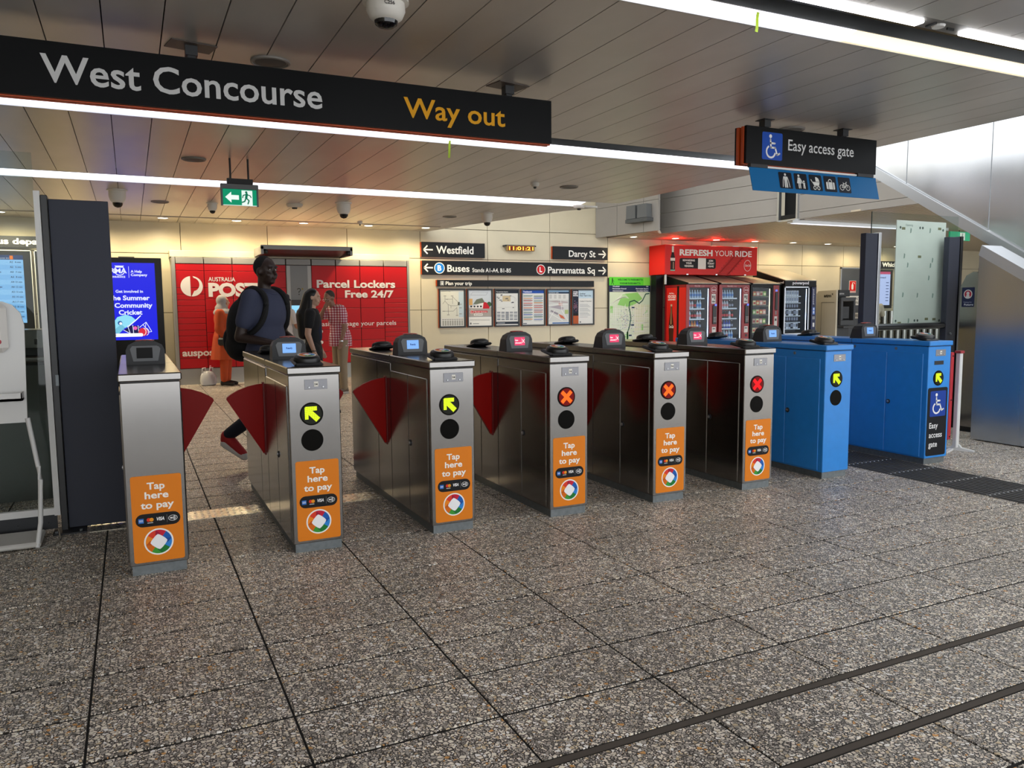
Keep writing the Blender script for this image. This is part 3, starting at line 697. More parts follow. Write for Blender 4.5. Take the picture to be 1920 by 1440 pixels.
def gate(i, led, scr, flaps, blue, label):
    x0 = GX[i]; t = thing('ticket_gate', (x0, GY, 0), label, 'ticket gate', 'row of ticket gates')
    S = M_BLUE if blue else M_STEEL
    gput('plinth', lambda: MB().box(.012, GW-.012, .014, GL-.02, 0, .056), M_GALV, t)
    gput('casing', lambda: MB().box(0, GW, 0, GL, .055, 1.058, b=.004), S, t)
    gput('lid', lambda: MB().box(-.008, GW+.008, -.014, GL+.01, 1.064, 1.106, b=.006), S, t)
    gput('lid_gap', lambda: MB().box(.004, GW-.004, .004, GL-.004, 1.056, 1.066), M_BLACK, t)
    for y0, y1, z1 in ((.05, .42, .995), (.424, .82, .995), (.824, 1.148, 1.05), (1.152, 1.94, 1.05)):
        for xx in (0, GW):
            d = gput('side_panel|%s' % y0, lambda: door(y1-y0, z1-.065), S, t, (xx, y0, .065))
            if xx == 0 and y0 == .05:
                gput('lock_ring', lambda: MB().lathe([(.021, 0), (.021, .005), (.015, .006)], (-.005, .34, .47), 16, 'x'), M_CHAR, d)
                k = gput('lock', lambda: MB().lathe([(.012, 0), (.012, .010), (.006, .011), (.005, .012)], (-.005, .34, .47), 12, 'x'), M_ALU, d)
    gput('lid_seam', lambda: MB().box(-.0085, GW+.0085, .822, .826, 1.062, 1.1065), M_BLACK, t)
    if i > 0:
        pl = gput('number_plate', lambda: MB().box(.092, .225, -.003, 0, .972, 1.03, b=.001), mat('plate_grey', '#86868a', .4, .6), t)
        gput('plate_label', lambda: Print((0, -.003, 0), FX, FZ).rect(.147, .988, .172, 1.018, '#e6e2d8', 0).text('14', .152, .996, .012, '#222222', x1=.168, bold=.03).m, M_PRINT, pl)
        gput('screw', lambda: MB().lathe([(.006, 0), (.004, .004)], (.118, -.003, .985), 8, '-y').lathe([(.006, 0), (.004, .004)], (.2, -.003, .985), 8, '-y'), M_ALU, pl)
    cx = .128 if i < 7 else .14
    if led:
        zc = .828 if i < 7 else .775
        gput('indicator_ring|%d' % (i == 7), lambda: MB().lathe([(.068, 0), (.068, .003), (.062, .003), (.062, .001)], (cx, 0, zc), 30, '-y'), mat('dark_lens', '#0c0b08', .3, spec=.05), t)
        fn = {'arrow': arrow_dots, 'cross': cross_dots, 'crossred': cross_dots2}[led]
        gput('led_indicator|'+led, fn, M_LED, t, (cx, -.004, zc))
        if i < 7: gput('dark_indicator', lambda: MB().lathe([(.065, 0), (.064, .003), (.001, .003)], (.128, 0, .672), 30, '-y'), mat('dark_lens', '#0c0b08', .3, spec=.05), t)
    if not blue: gput('fare_sticker', sticker, M_PRINT, t, (0, -.0006, 0))
    if i == 7:
        gput('sensor_window', lambda: MB().box(.08, .2, -.003, .0, .895, .93), M_BLACK, t)
        def acc():
            p = Print((0, 0, 0), FX, FZ); p.rrect(.01, .075, .275, .69, .02, '#15161a', 0); p.rrect(.045, .43, .255, .66, .012, '#1d3f96', 1); wheelchair(p, .04, .44, .215, '#eeeeee', 2)
            for k, s in enumerate(('Easy', 'access', 'gate')): p.text(s, .045, .325-.085*k, .05, '#e6e6e6', x1=.045+(.115, .175, .115)[k], bold=.012)
            return p.m
        gput('access_sticker', acc, M_PRINT, t, (0, -.0006, 0))
    if blue:
        gput('vent_screw', lambda: MB().lathe([(.014, 0), (.012, .004)], (-.002, .33, 1.03), 12, 'x').lathe([(.014, 0), (.012, .004)], (-.002, .79, 1.03), 12, 'x'), mat('screw_grey', '#6f7a86', .5, .5), t)
    h = gput('display_hood', hood, M_CHAR, t, (.012, .74, 1.105))
    gput('bezel', bezel, mat('bezel_grey', '#5a5c5f', .45), h); gput('display|'+scr, lambda: screen(scr), M_SCREEN, h)
    gput('hood_cap', lambda: MB().ball((.132, .055, .148), (.055, .045, .007), 16, 8), mat('hood_lens', '#b8301a', .3), h, smooth=True)
    gput('hood_button', lambda: MB().lathe([(.006, 0), (.006, .006)], (.205, .01, .118), 10, '-y'), M_BLACK, h)
    for k, (yy, front) in enumerate(((.15, 1), (1.5, 0))):
        if i == 0 and front: continue
        b_ = gput('reader_base', lambda: MB().box(-.088, .085, -.085, .095, 0, .022, b=.012), M_BLACK, t, (.14, yy, 1.105))
        b_.rotation_euler = (.16 if front else -.16, 0, 0); b_.location.z = 1.112
        r_ = gput('reader_dome', lambda: reader(front), M_BLACK, b_, (0, 0, .018), True)
        gput('reader_ring', read_ring, M_PRINTG, b_, (0, 0, .019))
    for s in flaps:
        f = gput('flap|%d' % s, lambda: flap(s), M_RED, t, (0 if s < 0 else GW, .93, 0))
        gput('flap_hinge|%d' % s, lambda: MB().box(min(s*.001, s*.012), max(s*.001, s*.012), -.012, .04, .44, .945, b=.003), mat('hinge_red', '#7c120e', .4), t, (0 if s < 0 else GW, .93, 0))
gate(0, None, 'off', (1,), False, 'steel ticket gate at the far left with blank screen and no indicator lights')
gate(1, 'arrow', 'ready', (-1, 1), False, 'steel ticket gate with yellow arrow, second from the left, nearest to the walking man')
gate(2, 'arrow', 'ready', (-1, 1), False, 'steel ticket gate with yellow arrow, third from the left')
gate(3, 'cross', 'closed', (-1, 1), False, 'steel ticket gate with orange cross and pink screen, fourth from the left')
gate(4, 'cross', 'closed', (-1, 1), False, 'steel ticket gate with orange cross, fifth from the left, below the city map')
gate(5, 'crossred', 'closed', (-1, 1), False, 'steel ticket gate with red cross, last steel one before the blue gates')
gate(6, 'arrow', 'ready', (-1,), True, 'blue painted ticket gate with yellow arrow beside the last steel gate')
gate(7, 'arrow', 'ready', (), True, 'blue painted ticket gate with the black easy access sticker, farthest right')
for a, b_ in [(-.31, -.085)]+[(GX[i]+GW+.012, GX[i+1]-.012) for i in range(6)]: tread_plate(a, b_, 5.71, 5.95)

# ------------------------------------------------------------------ left wing: dark panel, glass screen, sanitiser stand
PY = 5.85
t = thing('barrier_panel', (-.27, PY, 0), 'tall charcoal upright panel left of the ticket gates', 'barrier')
B('panel', M_DGREY, t, (-.435, -.095, PY, PY+.05, .012, 2.15), b=.003); B('post', mat('post_black', '#17181a', .4), t, (-.475, -.437, PY-.03, PY+.06, 0, 2.17), b=.003)
B('foot_plate', mat('foot_dark', '#2a2a2c', .5, .3), t, (-.52, -.33, PY-.13, PY+.06, 0, .01)); B('latch', M_GALV, t, (-.455, -.437, PY-.036, PY-.03, .96, 1.03))
MB().lathe([(.012, 0), (.01, .012)], (-.5, PY-.1, .01), 8).lathe([(.012, 0), (.01, .012)], (-.36, PY-.1, .01), 8).build('bolt', M_GALV, t)
t = thing('glass_screen', (-1.4, PY, 0), 'white framed glass screen beside the dark upright panel', 'glass screen')
B('frame', M_WHITE, t, (-.512, -.478, PY-.025, PY+.025, .11, 2.195), (-2.6, -.512, PY-.02, PY+.02, .115, .158)); B('kick_plate', mat('kick_dark', '#2e3033', .5, .4), t, (-2.6, -.5, PY-.01, PY+.02, .02, .112))
B('pane', M_GLASS, t, (-2.6, -.51, PY-.005, PY+.005, .155, 2.43)); mb = MB()
for x in (-.55, -.72, -.95): mb.lathe([(.007, 0), (.005, .006)], (x, PY-.01, .06), 8, '-y')
mb.build('bolt', M_BLACK, t)
t = thing('counter', (-1.5, 6.9, 0), 'steel topped dark service counter behind the left glass screen', 'counter')
B('body', mat('counter_dark', '#4a4d4a', .5), t, (-2.8, -.58, 6.9, 7.4, 0, 1.03)); B('steel_band', M_STEEL, t, (-2.8, -.57, 6.88, 7.4, 1.16, 1.30), b=.005)
MB().cyl((-2.8, 6.86, 1.08), (-.57, 6.86, 1.08), .03, 12).build('rail', M_STEEL, t, True); B('gap', M_BLACK, t, (-2.78, -.6, 6.92, 7.38, 1.03, 1.16))
B('slot', M_BLACK, t, (-.66, -.64, 6.876, 6.88, 1.19, 1.23))
# sanitiser stand
t = thing('sanitiser_stand', (-.85, 5.55, 0), 'white hand sanitiser stand with bent tube legs at the left edge', 'dispenser stand')
pts = [(-1.15, .775), (-.592, .775), (-.575, 1.36), (-.59, 1.43), (-.63, 1.48), (-.68, 1.5), (-1.05, 1.5), (-1.1, 1.48), (-1.13, 1.43)]
MB().prism(pts, (0, 5.5, 0), FX, FZ, (0, .02, 0)).build('back_board', M_WHITE, t)
for s in (0, 1):
    q = lambda x: x if s == 0 else -1.74-x
    MB().tube([(q(-.590), 5.50, .80), (q(-.552), 5.50, .50), (q(-.545), 5.49, .42), (q(-.556), 5.47, .16), (q(-.58), 5.45, .012)], .014, 10).build('leg', M_WHITE, t, True)
B('base', mat('base_white', '#c8c6c0', .5), t, (-1.2, -.56, 5.44, 5.76, .012, .045), b=.01)
MB().box(-1.05, -.655, 5.42, 5.5, 1.2, 1.49, b=.03).build('dispenser', mat('dispenser_white', '#dad6d0', .4), t); B('window', M_BLACK, t, (-.8, -.71, 5.415, 5.421, 1.29, 1.43), b=.002); MB().lathe([(.016, 0), (.012, .003)], (-.70, 5.42, 1.265), 12, '-y').build('button', mat('button_red', '#b02030', .4), t)
B('drip_tray', M_WHITE, t, (-1.1, -.60, 5.40, 5.5, .915, .93), (-1.1, -.60, 5.40, 5.406, .915, .962), (-.606, -.60, 5.40, 5.5, .915, .965))
c = MB(); c.tube([(-.50, 5.86, .01), (-.47, 5.62, .007), (-.50, 5.5, .007), (-.56, 5.45, .007), (-.6, 5.43, .007)], .005, 6)
tag(c.build('cable', mat('cable_grey', '#8f8c84', .5), None, True, loc=(-.5, 5.6, 0)), 'thin grey cable curling over the floor by the dark panel', 'cable')

# ------------------------------------------------------------------ right wing: posts, glass, frosted board, kiosk, barrier, stairs
QY = 5.9
for k, (x0, x1, lab) in enumerate(((7.0, 7.225, 'dark upright post carrying the left end of the glass fence'), (8.335, 8.56, 'dark upright post carrying the right end of the glass fence, by the stairs'))):
    t = thing('fence_post', ((x0+x1)/2, QY, 0), lab, 'post', 'dark posts of the glass fence')
    B('panel', M_DGREY, t, (x0, x1-.045, QY, QY+.07, 0, 2.18), b=.003); B('edge', M_BLACK if k else M_ALU, t, (x1-.04, x1, QY-.01, QY+.08, 0, 2.19), b=.003)
    MB().lathe([(.016, 0), (.012, .012)], (x0+.08, QY, 1.09), 10, '-y').build('bolt', M_GALV, t)
t = thing('glass_fence', (7.8, QY, 0), 'clear glass fence with steel handrail between two dark posts', 'fence')
B('pane', M_GLASS, t, (7.19, 8.6, QY+.09, QY+.10, .1, 2.42)); B('pane_edge', mat('glass_edge', '#1d3b36', .2), t, (7.186, 7.19, QY+.09, QY+.10, 2.18, 2.42))
MB().cyl((7.22, QY+.04, 1.185), (8.36, QY+.04, 1.185), .036, 16).build('handrail', mat('rail_steel', '#5c5e60', .3, 1), t, True)
B('bottom_rail', M_DGREY, t, (7.22, 8.34, QY+.06, QY+.12, .05, .12))
t = thing('frosted_board', (7.93, QY+.16, 1.19), 'pale frosted board back with tape marks and fixings behind the glass fence', 'board')
B('board', mat('frosted_board', '#e8e5e0', .35, noise=(3, .07)), t, (7.64, 8.46, QY+.14, QY+.15, 1.192, 2.353), b=.002)
p = Print((.118, QY+.14, .005), FX, FZ)
for x, z in ((7.58, 2.27), (7.90, 2.275), (7.945, 2.275), (8.29, 2.26), (7.56, 1.24), (7.87, 1.24), (7.92, 1.24), (8.29, 1.235)): p.disc(x, z, .014, '#3a4440', 1, 14); p.disc(x, z, .006, '#8a9a94', 2, 8)
for x, z in ((7.63, 2.26), (8.23, 2.275), (7.91, 1.955), (7.62, 1.215), (8.07, 1.255), (8.2, 1.25)): p.rect(x-.028, z-.014, x+.028, z+.014, '#8a8468', 1)
for x, z in ((7.75, 2.24), (8.07, 2.25), (7.66, 1.96), (7.72, 1.86), (8.1, 1.86), (8.13, 1.92), (8.08, 1.72), (7.66, 1.53), (7.9, 1.525), (8.16, 1.52), (7.77, 1.24), (8.33, 1.29)): p.poly([(x-.012, z-.03), (x+.008, z-.022), (x+.013, z+.02), (x-.006, z+.03)], '#93a39b', 1)
p.text('Opening', 7.66, 2.29, .022, '#7f8f88', x1=7.78); p.build('marks', t)
# kiosk pillar with poster
t = thing('kiosk_pillar', (8.55, 5.58, 0), 'slim steel pillar with navy poster and red roundel by the stairs', 'kiosk')
MB().prism([(5.42, 0.06), (5.76, .06), (5.76, 1.62), (5.70, 1.74), (5.62, 1.78), (5.42, 1.72)], (8.36, 0, 0), (0, 1, 0), FZ, (.36, 0, 0)).build('body', M_STEEL, t)
B('foot', M_BLACK, t, (8.38, 8.70, 5.44, 5.74, 0, .06)); B('top_cap', M_BLACK, t, (8.4, 8.7, 5.45, 5.6, 1.72, 1.83), b=.01); B('front_strip', M_CHAR, t, (8.355, 8.73, 5.405, 5.45, .06, 1.70))
p = Print((8.36, 5.74, 0), LY_, FZ); p.rect(0, 1.395, .145, 1.61, '#232849', 1); p.disc(.07, 1.535, .05, '#d8d4d0', 2); p.disc(.07, 1.535, .04, '#a8283c', 3); p.disc(.07, 1.545, .018, '#d8d4d0', 4, 12); p.poly([(.055, 1.53), (.085, 1.53), (.095, 1.49), (.045, 1.49)], '#d8d4d0', 4)
p.text('Voting for', .02, 1.44, .014, '#b8bcd0', x1=.12); p.text('Future', .03, 1.41, .02, '#e8e8ee', x1=.135, bold=.02); p.build('poster', t)
MB().lathe([(.02, 0), (.02, .004)], (8.355, 5.43, 1.46), 16, 'x').build('badge', M_WHITE, t)
# folded red and white barrier
t = thing('folding_barrier', (7.15, 4.97, 0), 'folded red slatted barrier with white post leaning by the last blue gate', 'barrier')
for k, (x, y) in enumerate(((7.10, 5.02), (7.15, 4.99))):
    f = B('slat', mat('barrier_red', '#b82a34', .45), t, (x-.022, x+.022, y-.02, y+.02, .11, .965), b=.006)
    MB().lathe([(.008, 0), (.006, .006)], (x, y-.02, .93), 8, '-y').lathe([(.008, 0), (.006, .006)], (x, y-.02, .5), 8, '-y').lathe([(.008, 0), (.006, .006)], (x, y-.02, .14), 8, '-y').build('rivet', M_BLACK, f)
B('post', M_WHITE, t, (7.20, 7.245, 4.93, 4.975, .03, .97), b=.006); B('post_cap', mat('cap_red', '#a03036', .5), t, (7.19, 7.25, 4.92, 4.985, .955, .98), b=.004)
MB().prism([(-.16, 0), (.16, 0), (.16, .012), (.05, .03), (.025, .06), (-.025, .06), (-.05, .03), (-.16, .012)], (7.22, 4.95, 0), (.35, -.94, 0), FZ, (.045, .02, 0)).build('foot', M_WHITE, t)
MB().prism([(-.2, 0), (.04, 0), (.04, .02), (-.04, .02), (-.2, .012)], (7.20, 4.96, 0), (.94, .35, 0), FZ, (0, .04, 0)).build('rear_foot', M_WHITE, t)
# stair with steel cladding
t = thing('stair_side', (8.8, 7, 0), 'steel clad stair rising away on the right with pale sloping stringer', 'stair')
SX = 8.82
def sz(y): return 1.86+(y-5.36)*.62
edges = [2.6, 3.6, 4.7, 5.78, 6.86, 7.94, 9.02, 10.1]
for a, b_ in zip(edges, edges[1:]):
    MB().prism([(a+.006, sz(a)+.14), (b_-.006, sz(b_)+.14), (b_-.006, 6.2), (a+.006, 6.2)], (SX, 0, 0), (0, 1, 0), FZ, (.04, 0, 0)).build('cladding_panel', M_STEELF, t)
MB().prism([(2.6, sz(2.6)), (10.1, sz(10.1)), (10.1, sz(10.1)+.135), (2.6, sz(2.6)+.135)], (SX-.05, 0, 0), (0, 1, 0), FZ, (.09, 0, 0)).build('stringer', mat('stringer_pale', '#a7a9aa', .35, .7), t)
MB().prism([(2.6, sz(2.6)), (10.1, sz(10.1)), (10.1, sz(10.1)+.04), (2.6, sz(2.6)+.04)], (SX+.04, 0, 0), (0, 1, 0), FZ, (1.9, 0, 0)).build('underside', mat('stair_under', '#6d6f70', .6), t)
t = thing('stair_wall', (7.93, 4.0, 0), 'low steel wall with sloping pale capping at the right edge', 'wall')
LX = 7.93
def lz(y): return 1.93+(y-5.28)*.6
for a, b_ in ((2.0, 3.2), (3.2, 4.24), (4.24, 5.28)):
    MB().prism([(a+.003, .012), (b_-.003, .012), (b_-.003, lz(b_)), (a+.003, lz(a))], (LX, 0, 0), (0, 1, 0), FZ, (.3, 0, 0)).build('cladding_panel', M_STEELF, t)
MB().prism([(2.0, lz(2.0)), (5.28, lz(5.28)), (5.25, lz(5.28)+.10), (2.0, lz(2.0)+.12)], (LX-.01, 0, 0), (0, 1, 0), FZ, (.32, 0, 0)).build('capping', mat('capping_pale', '#c9ccd0', .3, .6), t)
# ------------------------------------------------------------------ parcel lockers
LF = 16.1
M_LRED = mat('locker_red', '#b50f16', .4, spec=.25); M_LGREY = mat('locker_grey', '#8c8c8a', .45)
t = thing('parcel_lockers', (3.06, LF, 0), 'bank of red parcel lockers with white lettering and grey plinth', 'lockers')
lx = [.80, 1.30, 1.81, 2.31, 2.82, 3.32, 3.81, 4.31, 4.82, 5.33]
B('carcass', mat('locker_dark', '#3a0a0c', .6), t, (.80, 5.33, LF+.012, LF+.55, .3, 2.29)); B('plinth', mat('locker_plinth', '#a3a7a8', .5), t, (.78, 5.35, LF+.02, LF+.55, 0, .305))
BS('end_panel', M_LGREY, t, (.745, .798, LF-.01, LF+.55, 0, 2.42), (5.332, 5.375, LF-.01, LF+.55, 0, 2.42))
rows = {0: [2.29, 2.16, 1.84, 1.72, 1.61, 1.5, 1.385, 1.27, 1.16, 1.04, .93, .82, .71, .61, .5, .31], 1: [2.29, 2.16, 1.84, 1.63, 1.41, .98, .71, .5, .31], 2: [2.29, 2.16, 1.84, 1.63, 1.41, .98, .71, .5, .31],
        3: [2.29, 2.16, 1.84, 1.41, .98, .55, .31], 5: [2.29, 1.84, 1.63, 1.43, 1.0, .77, .55, .31], 6: [2.29, 1.84, 1.63, 1.43, 1.0, .77, .55, .31], 7: [2.29, 1.84, 1.63, 1.43, 1.0, .77, .55, .31],
        8: [2.29, 1.84, 1.63, 1.53, 1.43, 1.33, 1.22, 1.12, 1.02, .92, .82, .72, .62, .52, .31]}
for c, zz in rows.items():
    for z1, z0 in zip(zz, zz[1:]): B('door', M_LRED, t, (lx[c]+.006, lx[c+1]-.006, LF, LF+.014, z0+.004, z1-.004), b=.003)
for c in range(9): B('header_panel', M_LGREY, t, (lx[c]+.01, lx[c+1]-.01, LF-.006, LF+.3, 2.295, 2.41), b=.004)
k_ = B('kiosk_panel', mat('kiosk_grey', '#77797a', .4), t, (2.826, 3.314, LF-.012, LF+.012, .31, 2.285), b=.004)
BS('kiosk_trim', mat('kiosk_trim', '#a4a6a6', .4), k_, (2.83, 2.90, LF-.016, LF-.012, .32, 2.28), (3.24, 3.31, LF-.016, LF-.012, .32, 2.28)); B('kiosk_ledge', mat('kiosk_dark', '#3c3e40', .5), k_, (2.91, 3.23, LF-.07, LF-.01, 1.50, 1.60), b=.01)
p = Print((0, LF-.013, 0), FX, FZ); p.rect(2.905, 1.16, 3.235, 1.49, '#8fd0f4', 1); p.text('Scan here', 2.95, 1.38, .02, '#2a5a80', x1=3.12); p.rect(2.95, 1.25, 3.1, 1.262, '#5a9cc8', 2); p.build('touch_screen', k_, M_SCREEN)
p = Print((0, LF-.013, 0), FX, FZ); p.arc(3.06, 1.80, .03, -90, 170, .016, '#3c3c34', 1); p.line([(3.06, 1.77), (3.06, 1.745)], .016, '#3c3c34', 1); p.disc(3.06, 1.71, .012, '#3c3c34', 1, 10); p.disc(3.13, 1.82, .018, '#8a7a3a', 1, 10); p.build('sticker', k_)
p = Print((0, LF-.001, 0), FX, FZ); W_ = '#e9e4e2'
cx, cz, r = 1.078, 1.866, .19
def halfring(a0, a1): return [(cx+r*math.cos(math.radians(a0+(a1-a0)*k/16)), cz+r*math.sin(math.radians(a0+(a1-a0)*k/16))) for k in range(17)]
p.poly([(x-.012, z) for x, z in halfring(95, 265)], W_, 1)
o_ = halfring(85, -95); i_ = [(cx+.015+.115*math.cos(math.radians(80-160*k/16)), cz+.035+.125*math.sin(math.radians(80-160*k/16))) for k in range(17)]
for k in range(16): p.poly([o_[k], o_[k+1], i_[k+1], i_[k]], W_, 1)
p.build('post_logo', t)
for nm, args in (('brand_lettering', (('AUSTRALIA', 1.373, 1.963, .078, 1.858, .012),)), ('brand_lettering', (('POST', 1.365, 1.685, .238, 2.27, .05),)), ('web_lettering', (('auspost.com.au', .85, .548, .125, 2.1, .03),)),
                 ('service_lettering', (('Parcel Lockers', 3.42, 1.85, .15, 5.062, .03), ('Free 24/7', 3.99, 1.648, .142, 5.022, .03))), ('service_lettering', (('Easily manage your parcels', 3.428, 1.068, .092, 5.066, .004),))):
    p = Print((0, LF-.001, 0), FX, FZ)
    for s_, x0_, b0_, c0_, x1_, bo_ in args: p.text(s_, x0_, b0_, c0_, W_, x1=x1_, bold=bo_)
    p.build(nm, t)
for z in (.96, .74, .52): p = Print((0, LF-.001, 0), FX, FZ); p.disc(3.48, z, .035, W_, 1, 16); p.build('bullet_mark', t)
t = thing('locker_canopy', (3.1, 15.5, 2.4), 'grey framed canopy with dark red underside over the lockers', 'canopy')
y0, y1 = 15.35, 16.27
B('front_rail', mat('canopy_grey', '#7d7d7c', .4, .4), t, (2.25, 3.98, y0, y0+.05, 2.54, 2.62), (2.25, 2.30, y0, y1, 2.45, 2.60), (3.93, 3.98, y0, y1, 2.45, 2.60), b=.004)
MB().prism([(y0+.03, 2.55), (y1, 2.46), (y1, 2.48), (y0+.03, 2.57)], (2.28, 0, 0), (0, 1, 0), FZ, (1.67, 0, 0)).build('underside', mat('canopy_red', '#5c1a1c', .35), t)
for x in (2.34, 3.9): MB().ball((x, y0+.05, 2.50), (.05, .05, .05), 12, 8).build('camera_ball', M_BLACK, t, True)
o = B('pelmet_box', mat('pelmet_cream', '#b9af96', .5), None, (.72, 5.45, LF+.18, WALL_Y-.005, 2.425, 2.55), b=.006); tag(o, 'long cream pelmet box on the wall above the lockers', 'pelmet')

# ------------------------------------------------------------------ lit advertising totem
AY = 16.4
t = thing('ad_totem', (.1, AY, 0), 'black digital advertising totem with blue cricket advertisement', 'screen')
B('case', mat('totem_black', '#0a0b0c', .25, spec=.2), t, (-.56, .575, AY, AY+.12, 0, 2.40), b=.006); B('top_vent', M_CHAR, t, (-.15, .12, AY+.01, AY+.1, 2.40, 2.42))
p = Print((0, AY-.001, 0), FX, FZ); W_ = '#dfe4ff'
p.rect(-.48, .87, .455, 2.305, '#1c22d8', 0); p.text('NRMA', -.40, 2.115, .085, W_, x1=-.02, bold=.03); p.arc(-.14, 2.16, .085, 0, 360, .014, W_, 2, 24); p.poly([(-.22, 2.25), (-.06, 2.25), (-.09, 2.215), (-.19, 2.215)], W_, 2); p.text('INSURANCE', -.26, 2.03, .03, W_, x1=-.05, bold=.04)
p.rect(.01, 2.03, .016, 2.24, W_, 2); p.text('A Help', .045, 2.125, .045, W_, x1=.235, bold=.03); p.text('Company', .045, 2.062, .045, W_, x1=.325, bold=.03)
p.text('Get involved in', -.225, 1.752, .05, W_, x1=.235, bold=.025); p.text('The Summer', -.36, 1.615, .083, W_, x1=.345, bold=.03); p.text('of Community', -.40, 1.476, .083, W_, x1=.385, bold=.03); p.text('Cricket', -.192, 1.345, .083, W_, x1=.205, bold=.03)
# cap, helmet grille and ball
p.poly([(-.30, 1.08), (-.29, 1.2), (-.22, 1.3), (-.08, 1.345), (.02, 1.31), (.09, 1.24), (-.05, 1.12), (-.2, 1.05)], '#8ad4ea', 1); p.poly([(-.31, 1.04), (-.16, 1.17), (-.10, 1.10), (-.22, .98)], '#6fb8d0', 2); p.line([(-.05, 1.12), (.09, 1.24), (.17, 1.32)], .018, '#e8f4ff', 2); p.disc(-.18, 1.19, .04, '#2b5f9a', 2, 14); p.disc(-.17, 1.18, .025, '#f0f4fa', 3, 12); p.rect(-.31, 1.08, -.27, 1.12, '#d83050', 2)
p.poly([(-.12, 1.06), (.0, 1.14), (.14, 1.13), (.16, 1.02), (.1, .97), (.0, .98)], '#16184a', 2); p.disc(.07, 1.09, .035, '#e060b0', 3, 12)
for q in ([(-.13, 1.06), (0, .98), (.15, .96)], [(-.06, 1.14), (-.02, 1.0)], [(.03, 1.15), (.04, .98)], [(.12, 1.14), (.13, .96)], [(.14, 1.1), (.26, 1.2), (.35, 1.02), (.2, 1.0)], [(.2, 1.16), (.3, 1.02)], [(.26, 1.2), (.24, 1.08)]): p.line(q, .01, '#dfe6ff', 4, False)
p.disc(.2, 1.015, .078, '#d02a3c', 5, 22); p.arc(.17, 1.02, .08, -60, 60, .012, '#f0dcd8', 6); p.arc(.22, 1.02, .08, -60, 60, .01, '#f0dcd8', 6)
p.rrect(-.35, .93, .2, 1.0+.0-.005, .03, '#eef0f8', 7); p.arc(-.27, .968, .012, 0, 360, .005, '#30343c', 8); p.text('nrma cricket', -.23, .955, .022, '#30343c', x1=-.02)
p.build('screen', t, M_SCREEN)

# ------------------------------------------------------------------ bus departures board
t = thing('departure_board', (-2.1, 16.4, 0), 'black bus departures board with pale blue timetable screens at the left edge', 'screen')
B('header', M_CHAR, t, (-3.3, -1.30, 16.4, 16.46, 2.545, 2.745)); p = Print((0, 16.4, 0), FX, FZ); p.text('Bus departures', -2.14, 2.605, .10, '#e6e6e6', x1=-1.10+.18, bold=.03); p.build('lettering', t)
for x0, x1 in ((-2.6, -1.53), (-1.49, -1.3)):
    B('cabinet', M_BLACK, t, (x0, x1, 16.4, 16.5, 1.0, 2.50), b=.004)
    B('cabinet_edge', M_WHITE, t, (x0, x0+.014, 16.395, 16.4, 1.0, 2.50), (x1-.014, x1, 16.395, 16.4, 1.0, 2.50), (x0, x1, 16.395, 16.4, 2.486, 2.50))
p = Print((0, 16.399, 0), FX, FZ); p.rect(-2.5, 1.22, -1.66, 2.41, '#8cc0ee', 0); p.rect(-2.5, 2.33, -1.66, 2.41, '#27406e', 1); p.text('Station, Stands A1', -2.2, 2.345, .022, '#dfe8f4', x1=-1.87); p.rect(-1.86, 2.335, -1.81, 2.40, '#ef7a1c', 2)
tms = ['4', '5', '7', '8', '12', '12', '12', '15', '17', '18', '22', '24']; st = ['A2', 'A2', 'A4', 'A3', 'A4', 'A4', 'A2', 'A2', 'A1', 'A3', 'A4', 'A2']
for k in range(12):
    z = 2.275-.087*k
    if k % 2: p.rect(-2.5, z-.035, -1.66, z+.052, '#7db4e8', 1)
    p.text(st[k], -1.865, z, .03, '#1c2c4a', x1=-1.815, bold=.02); p.text(tms[k]+' min', -1.695, z, .028, '#1c2c4a', bold=.02, align='r', x1=None); p.rect(-2.42, z, -2.1+.05*(k % 3), z+.018, '#33507e', 2)
p.build('screen', t, M_SCREEN)
B('lower_cabinet', mat('cab_steel', '#7b7d7a', .4, .6), t, (-3.3, -1.3, 16.42, 16.6, 0, .98), b=.005)

# ------------------------------------------------------------------ wall signs
SF = 16.62
def wall_sign(x0, x1, z0, z1, label):
    t = thing('wall_sign', ((x0+x1)/2, SF, z0), label, 'sign')
    B('panel', mat('sign_charcoal', '#191a1d', .4, spec=.2), t, (x0, x1, SF, SF+.03, z0, z1), b=.003); B('edge_trim', M_ORTRIM, t, (x0-.012, x1-.02, SF+.03, WALL_Y-.002, z0+.01, z1-.005))
    return t, Print((0, SF, 0), FX, FZ)
W_ = '#eceae4'
t, p = wall_sign(5.85, 7.375, 2.54, 2.87, 'black wall sign with left arrow at the upper left, over the buses sign'); arrow(p, 5.895, 6.11, 2.70, -1, .03, W_); p.build('arrow', t); p = Print((0, SF, 0), FX, FZ); p.text('Westfield', 6.19, 2.625, .165, W_, x1=7.09, bold=.02); p.build('lettering', t)
t, p = wall_sign(9.15, 10.69, 2.55, 2.855, 'black wall sign reading Darcy St with right arrow'); arrow(p, 10.42, 10.63, 2.69, 1, .03, W_); p.build('arrow', t); p = Print((0, SF, 0), FX, FZ); p.text('Darcy St', 9.585, 2.617, .15, W_, x1=10.335, bold=.02); p.build('lettering', t)
t, p = wall_sign(5.855, 10.69, 2.15, 2.465, 'long black wall sign pointing to Buses and Parramatta Sq'); arrow(p, 5.90, 6.105, 2.305, -1, .03, W_); p.build('arrow', t); p = Print((0, SF, 0), FX, FZ); p.disc(6.26, 2.30, .125, W_, 1, 30); p.disc(6.26, 2.30, .108, '#1a78d0', 2, 30); p.text('B', 6.215, 2.245, .115, '#ffffff', x1=6.305, bold=.03, l=3); p.build('bus_roundel', t); p = Print((0, SF, 0), FX, FZ)
